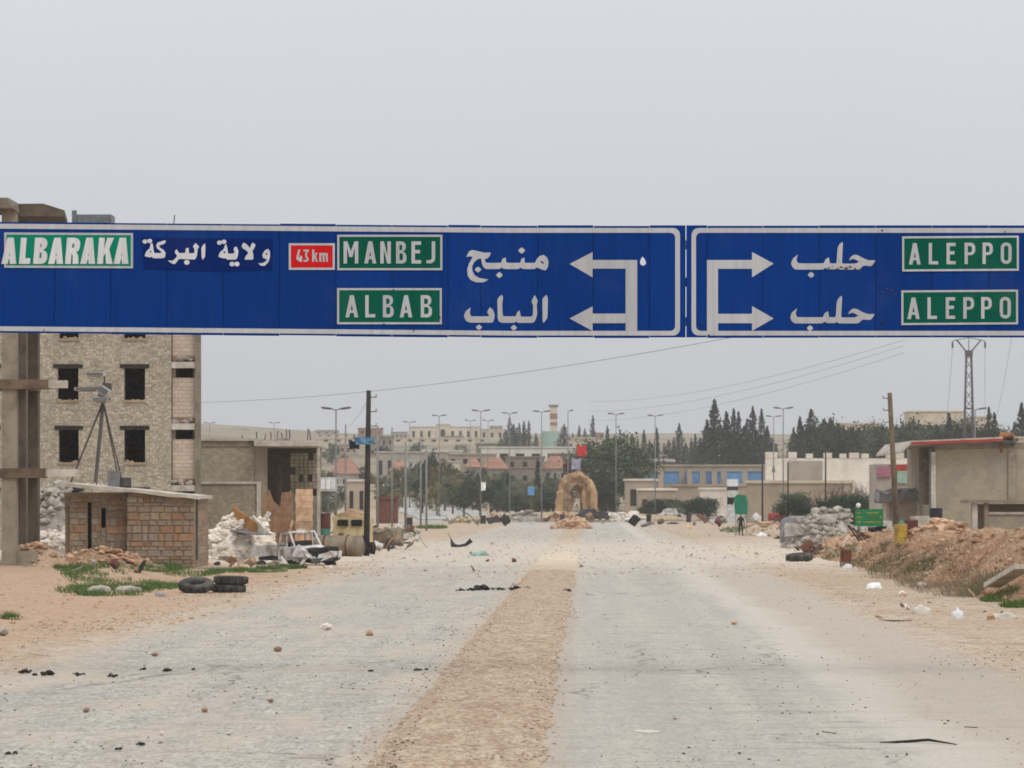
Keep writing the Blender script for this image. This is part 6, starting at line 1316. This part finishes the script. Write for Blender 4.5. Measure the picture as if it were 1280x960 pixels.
bld('white low parapet in front of the shop terrace', 875, 912, 612, 505, 1, 'plaster_w', 0, 0, trim='plaster_w', cat='wall', nm='parapet_wall')
o = thing('booth', onT(916, 430), 'white booth with a dark blue band left of the cream retaining wall', 'booth'); zz = o.location.z
MB().box(-.7, .7, 0, 1.5, 0, PZ(613, 430)-zz).build('lower_body', 'carwhite', o, local=True); MB().box(-.72, .72, -.02, 1.5, PZ(613, 430)-zz+.002, PZ(608, 430)-zz).build('blue_band', 'darkblue', o, local=True); MB().box(-.7, .7, 0, 1.5, PZ(608, 430)-zz+.002, PZ(599, 430)-zz).build('top', 'cloth_white', o, local=True)
# crenellated cream wall and retaining wall on the right
cw_ = bld('long cream retaining wall on the right beyond the standing person', 934, 1066, 604, 400, 1.0, 'plaster_t', 0, 0, trim='plaster', cat='wall', nm='retaining_wall')
d = 520; t = thing('crenellated_wall', (PX(1040, d), d, prof(d)), 'cream compound wall with stepped battlements above the retaining wall', 'wall')
MB().box(PX(957, d), PX(1135, d), d, d+1, 0, PZ(573, d)).build('wall_face', 'plaster_w', t)
for a_, b_, y_ in ((957, 972, 565), (986, 996, 565), (1008, 1016, 567), (1030, 1040, 566), (1050, 1058, 567), (1062, 1074, 566), (1077, 1086, 567), (1108, 1130, 566)): MB().box(PX(a_, d), PX(b_, d), d-.1, d+1.1, PZ(573, d)+.002, PZ(y_, d)).build('merlon', 'plaster_w', t)
MB().box(PX(985, d), PX(1028, d), d-.2, d-.005, PZ(600, d), PZ(576, d)).build('grey_panel', 'plaster_g', t)
MB().hexa([(PX(965, d), d-.08, PZ(590, d)), (PX(969, d), d-.08, PZ(590, d)), (PX(969, d), d-.005, PZ(590, d)), (PX(965, d), d-.005, PZ(590, d))], [(PX(966.6, d), d-.08, PZ(580, d)), (PX(967.4, d), d-.08, PZ(580, d)), (PX(967.4, d), d-.005, PZ(580, d)), (PX(966.6, d), d-.005, PZ(580, d))]).build('emblem', 'dark', t)
o = thing('machine', onT(971, 370), 'dull red machine standing before the retaining wall', 'machine', None, .4)
q_ = MB().box(-.8, .8, -.5, .5, .4, 1.3).build('body', 'redpaint', o, local=True); sub(q_, 3); crumple(q_, .25, 1.5); MB().tube([(-.4, 0, 1.2), (-.45, 0, 2.3)], .12, 8).build('stack', 'steel', o, local=True)
for s_ in (-.5, .5): wheel(o, (s_, -.5, .4), .42, .25)
o = thing('blue_block', onT(956, 296), 'small blue plastic block at the foot of a thin pole', 'block'); MB().box(-.22, .22, -.2, .2, 0, .4).build('body', 'blueplastic', o, local=True); MB().box(-.24, .24, -.22, .22, .402, .46).build('lid', 'blueplastic', o, local=True)

# ------------------------------------------------------------------ litter and debris on the road
def scatter(nm, label, mat, n_, ylo, yhi, ulo, uhi, r0, r1, pw=3, zf=lambda u, y: .008, rocky=False, dens=None):
    mb = MB()
    for _ in range(n_):
        while True:
            y_ = ylo+(yhi-ylo)*rnd.random()**1.4; u = rnd.uniform(ulo, uhi)
            if not dens or dens(u, y_) > rnd.random(): break
        r_ = r0+(r1-r0)*rnd.random()**pw; x_ = u+.024*y_
        z = zf(u, y_) if abs(u+1.5) < 9.4 else TZ(x_, y_)+.005
        (mb.rock if rocky else mb.pebble)((x_, y_, z), r_)
    o = mb.build(nm, mat, kind='stuff'); o['label'] = label; o['category'] = 'gravel'
nd = lambda u, y: max(.03, mnoise.noise((u*.3, y*.08, 6))*1.5+mnoise.noise((u*1.1, y*.35, 2))*.9)*(1 if u < -2 else .45)
zm = lambda u, y: .075 if -2.3 < u < -.7 else .008
scatter('road_grit', 'fine dark grit strewn over the near road', 'rock_dk', 16000, 30, 100, -13, 11, .003, .028, 9, zm, dens=nd)
scatter('road_grit', 'brown chips strewn over the near road and verge', 'rock_br', 9000, 30, 120, -14, 12, .004, .03, 9, zm, dens=nd)
scatter('road_grit', 'pale stone chips strewn over the near road', 'rubble', 11000, 30, 130, -13, 12, .004, .035, 7, zm, dens=nd)
scatter('median_grit', 'pebbles packed on the gravel median', 'rock_br', 9000, 30, 120, -2.7, -.35, .004, .03, 6, lambda u, y: .07)
scatter('belt_debris', 'pale crushed debris thrown across the road by the junction', 'rubble', 4500, 125, 310, -11, 12, .02, .12, 5, rocky=False)
scatter('belt_debris', 'brown clods thrown across the road by the junction', 'rubble_tan', 2200, 120, 320, -13, 12, .02, .1, 5)
scatter('belt_debris', 'dark scraps thrown across the road by the junction', 'rock_dk', 500, 120, 330, -12, 12, .02, .09, 4)
scatter('verge_stones', 'small stones on the orange left verge', 'rubble_tan', 1500, 70, 150, -19, -9, .015, .1, 4)
for px, py, r_, mt, l in ((462, 795, .11, 'rubble_tan', 'tan fist sized stone alone on the rough left lane'), (347, 815, .09, 'rock_br', 'reddish brown stone left of the pale sandy patch'), (193, 821, .07, 'rock_br', 'brown stone near the orange verge'), (918, 781, .08, 'rubble_tan', 'lone brown stone on the smooth right lane'), (408, 788, .16, 'rubble', 'pale yellowish lump on the left lane'), (108, 891, .05, 'rock_br', 'small red stone on the near left lane'), (256, 891, .06, 'rubble_tan', 'tan stone beside the faint tyre streaks'), (202, 920, .05, 'rubble', 'small white stone on the near left lane'), (4, 795, .2, 'rubble_grey', 'grey half sunken stone at the orange verge'), (338, 879, .05, 'rock_br', 'little brown stone midway on the left lane')):
    g_ = gp(px, py); o = MB().rock((g_.x, g_.y, .02+r_*.35), r_).build('stone', mt, loc=(g_.x, g_.y, .02)); tag(o, l, 'stone')
def charred(label, L, seed):
    g_ = gp(*L[0][:2]); o = thing('burnt_tyre_remains', (g_.x, g_.y, 0), label, 'debris')
    for px, py, w_, h_ in L:
        q = gp(px, py); mb = MB(); wm, hm = w_*q.y/F, h_*q.y/F
        for _ in range(14): mb.rock((q.x+rnd.gauss(0, wm*.28), q.y+rnd.gauss(0, .12), .02+rnd.random()*hm*.4), rnd.uniform(.25, .6)*hm, flat=.6)
        mb.build('clump', 'char', o, kind='stuff')
        for _ in range(3):
            a_ = rnd.uniform(-1, 1)*wm*.4; m2 = MB().tube([(q.x+a_-.15*wm, q.y, .02), (q.x+a_, q.y+.05, hm*rnd.uniform(.6, 1.1)), (q.x+a_+.2*wm, q.y, .02)], .012, 4); m2.build('wire', 'char', o)
charred('line of burnt tyre remains lying across the lane into the median', [(580, 739, 22, 4), (603, 738, 18, 9), (625, 738, 14, 4), (650, 738, 26, 8), (706, 740, 18, 5)], 1)
charred('black burnt clumps on the near left lane', [(32, 842, 20, 6), (58, 845, 24, 8), (98, 845, 14, 4), (140, 847, 12, 5)], 2)
charred('small charred lumps left of the median taper', [(178, 838, 8, 3), (210, 840, 16, 5), (242, 838, 4, 2)], 3)
charred('tiny black scraps near the median edge', [(464, 840, 9, 2), (522, 839, 10, 3), (533, 838, 4, 2)], 4)
charred('black scraps by the lower edge of the rough lane', [(175, 933, 9, 4), (148, 938, 8, 2), (14, 944, 14, 3)], 5)
for L, l in (([(1100, 931, 14), (1128, 929, 18), (1160, 929, 16), (1195, 932, 12)], 'dark torn rubber strip on the near right lane'), ([(1028, 919, 6), (1045, 920, 6)], 'short black rubber scrap on the near right lane'), ([(1098, 776, 10), (1118, 778, 14), (1140, 777, 8)], 'bent dark metal strip on the right shoulder'), ([(1206, 913, 8), (1222, 914, 8)], 'short dark strip at the dusty edge of the right lane')):
    q = [gp(a_, b_) for a_, b_, c_ in L]; mb = MB().tube([(p_.x, p_.y+rnd.uniform(-.1, .1), .015+rnd.random()*.03) for p_ in q], [.006]+[.018]*(len(q)-2)+[.006], 5); tag(mb.build('rubber_strip', 'char', loc=tuple(q[0])), l, 'debris')
def bag(px, py, w_, h_, mat, label, seed, zz=0):
    g_ = gp(px, py); d = g_.y; wm, hm = w_*d/F, h_*d/F; mb = MB(); n_, m_ = 14, 7
    for j in range(m_+1):
        t_ = j/m_*PI/2
        for i in range(n_):
            a_ = 2*PI*i/n_; v = Vector((math.cos(t_)*math.cos(a_)*wm/2, math.cos(t_)*math.sin(a_)*wm*.35, math.sin(t_)*hm)); k = 1+.3*mnoise.noise((v.x*9/wm*.4+seed, v.y*9/wm*.4, v.z*4/hm*.4+seed)); mb.v.append((g_.x+v.x*k, d+v.y*k, TZ(g_.x, d)+zz+v.z*k-.01))
    for j in range(m_): mb.f += [(j*n_+i, j*n_+(i+1) % n_, (j+1)*n_+(i+1) % n_, (j+1)*n_+i) for i in range(n_)]
    o = mb.build('plastic_bag', mat, loc=(g_.x, d, TZ(g_.x, d))); return tag(o, label, 'bag')
bag(1093, 736, 22, 8, 'cloth_white', 'long white plastic bag on the orange shoulder', 1)
bag(1152, 768, 24, 13, 'plaster_w', 'dirty pale bag with a yellow tinge on the shoulder', 2); bag(1197, 773, 17, 12, 'cloth_white', 'bright white knotted bag on the shoulder', 3)
bag(1255, 773, 40, 8, 'concrete_lt', 'flattened pale sack at the foot of the bank', 4); bag(1152, 734, 16, 6, 'plaster_w', 'small white bag at the brush edge', 5)
bag(1060, 711, 12, 6, 'cloth_white', 'white scrap bag by the rusty red drum', 6); bag(1128, 744, 12, 5, 'rubble', 'greyish crumpled bag between two white ones', 7)
bag(952, 671, 14, 5, 'cloth_white', 'white bundle lying past the standing person', 8); bag(600, 695, 24, 7, 'ltgreen', 'pale green crumpled sheet on the dusty belt', 9)
bag(200, 746, 18, 7, 'rubble_grey', 'grey crumpled sack on the grass edge by the tyre', 10); bag(125, 742, 30, 9, 'rubble_grey', 'grey stone sack lying in the grass', 11); bag(160, 741, 34, 8, 'rubble_grey', 'flat grey slab heap in the grass by the tyres', 12)
tarp_px = gp(577, 684); o = thing('car_part', (tarp_px.x, tarp_px.y, .01), 'dark upturned car part with two pointed ends on the dusty belt', 'debris')
MB().tube([(-.65, 0, .5), (-.55, 0, .12), (-.2, .05, .06), (.25, 0, .14), (.6, 0, .42)], [.04, .16, .08, .1, .16], 7).build('shell', 'darkblue', o, local=True); MB().tube([(-.6, 0, .4), (-.85, .1, .85)], .02, 5).build('rod', 'steel', o, local=True)
planks([('slab', 'concrete_lt', 'broken pale concrete slab sticking from the bank foot', (PX(1240, 92), 92, .45), (PX(1279, 89), 89, 1.05), .5, .14), ('sheet_metal', 'steel', 'dark metal scrap beside the white bundle', at(968, 675, 240), at(980, 669, 238), .5, .1)])

def clutter(n_, pxr, pyr, label, group, mats, s0=.25, s1=.9):
    for k in range(n_):
        px, py = rnd.uniform(*pxr), rnd.uniform(*pyr); g_ = gp(px, py); q = rnd.uniform(s0, s1); mt = rnd.choice(mats); kind = rnd.choice(('sheet', 'sheet', 'plank', 'block', 'block', 'rod'))
        mb = MB(); mb.M = Matrix.Translation((g_.x, g_.y, g_.z+.06+rnd.random()*.2)) @ Matrix.Rotation(rnd.uniform(0, 6.3), 4, 'Z') @ Matrix.Rotation(rnd.uniform(-.9, .9), 4, 'Y') @ Matrix.Rotation(rnd.uniform(-.9, .9), 4, 'X')
        dm = {'sheet': (q, q*.7, .03), 'plank': (q*1.3, .12, .06), 'block': (q*.7, q*.5, q*.5), 'rod': (q*1.5, .05, .05)}[kind]; mb.box(-dm[0]/2, dm[0]/2, -dm[1]/2, dm[1]/2, -dm[2]/2, dm[2]/2)
        M_ = mb.M; o = mb.build({'sheet': 'scrap_sheet', 'plank': 'plank', 'block': 'concrete_lump', 'rod': 'rebar_rod'}[kind], mt, loc=tuple(g_)); sub(o, 2); crumple(o, q*.12, 3/q, k); o.location.z = g_.z-min(v.co.z for v in o.data.vertices)-.04
        tag(o, {'sheet': 'bent scrap sheet ', 'plank': 'splintered plank ', 'block': 'broken concrete lump ', 'rod': 'twisted metal rod '}[kind]+label, 'debris', group+' '+kind)
cm = ['concrete_lt', 'rubble_grey', 'rubble_tan', 'rust', 'wood', 'steel', 'char', 'brickred', 'concrete', 'carwhite', 'maroon']
clutter(46, (392, 505), (668, 692), 'in the litter round the lorry cab and black pole', 'litter round the lorry cab', cm, .4, 1.3)
clutter(34, (445, 530), (660, 688), 'along the verge past the black pole', 'litter past the black pole', cm, .4, 1.2)
clutter(24, (262, 420), (698, 712), 'littering the verge beside the wrecked pickup', 'litter by the pickup', cm, .2, .6)
clutter(40, (975, 1105), (672, 700), 'in the litter below the van and the green sign', 'litter below the van', cm, .3, 1.0)
clutter(26, (560, 780), (648, 658), 'in the wreckage strewn round the arch', 'wreckage round the arch', cm, .6, 1.8)
clutter(26, (790, 960), (646, 662), 'in the wreckage strewn below the shops', 'wreckage below the shops', cm, .5, 1.6)
clutter(16, (20, 180), (712, 732), 'in the dirt before the stone hut', 'litter before the hut', cm, .15, .5)
clutter(16, (470, 980), (668, 715), 'lying on the dust covered road', 'litter on the dusty road', ['rubble_grey', 'rubble_tan', 'rust', 'wood'], .1, .3)
clutter(14, (1085, 1275), (742, 775), 'on the orange shoulder below the bank', 'litter below the bank', ['rubble', 'rubble_tan', 'rubble_tan', 'wood'], .08, .25)
# ------------------------------------------------------------------ air
mb = MB().box(-3200, 3200, -140, 6300, -2, 95)
hz = mb.build('haze', 'dirt'); hz['kind'] = 'stuff'; hz['label'] = 'thin grey haze in the air'; hz['category'] = 'haze'
m = bpy.data.materials.new('haze'); m.use_nodes = True; m.node_tree.nodes.clear()
ou = m.node_tree.nodes.new('ShaderNodeOutputMaterial'); pv = m.node_tree.nodes.new('ShaderNodeVolumePrincipled')
pv.inputs['Color'].default_value = (.86, .88, .92, 1); pv.inputs['Density'].default_value = .00017; pv.inputs['Anisotropy'].default_value = .2
m.node_tree.links.new(pv.outputs[0], ou.inputs['Volume']); hz.data.materials.clear(); hz.data.materials.append(m)
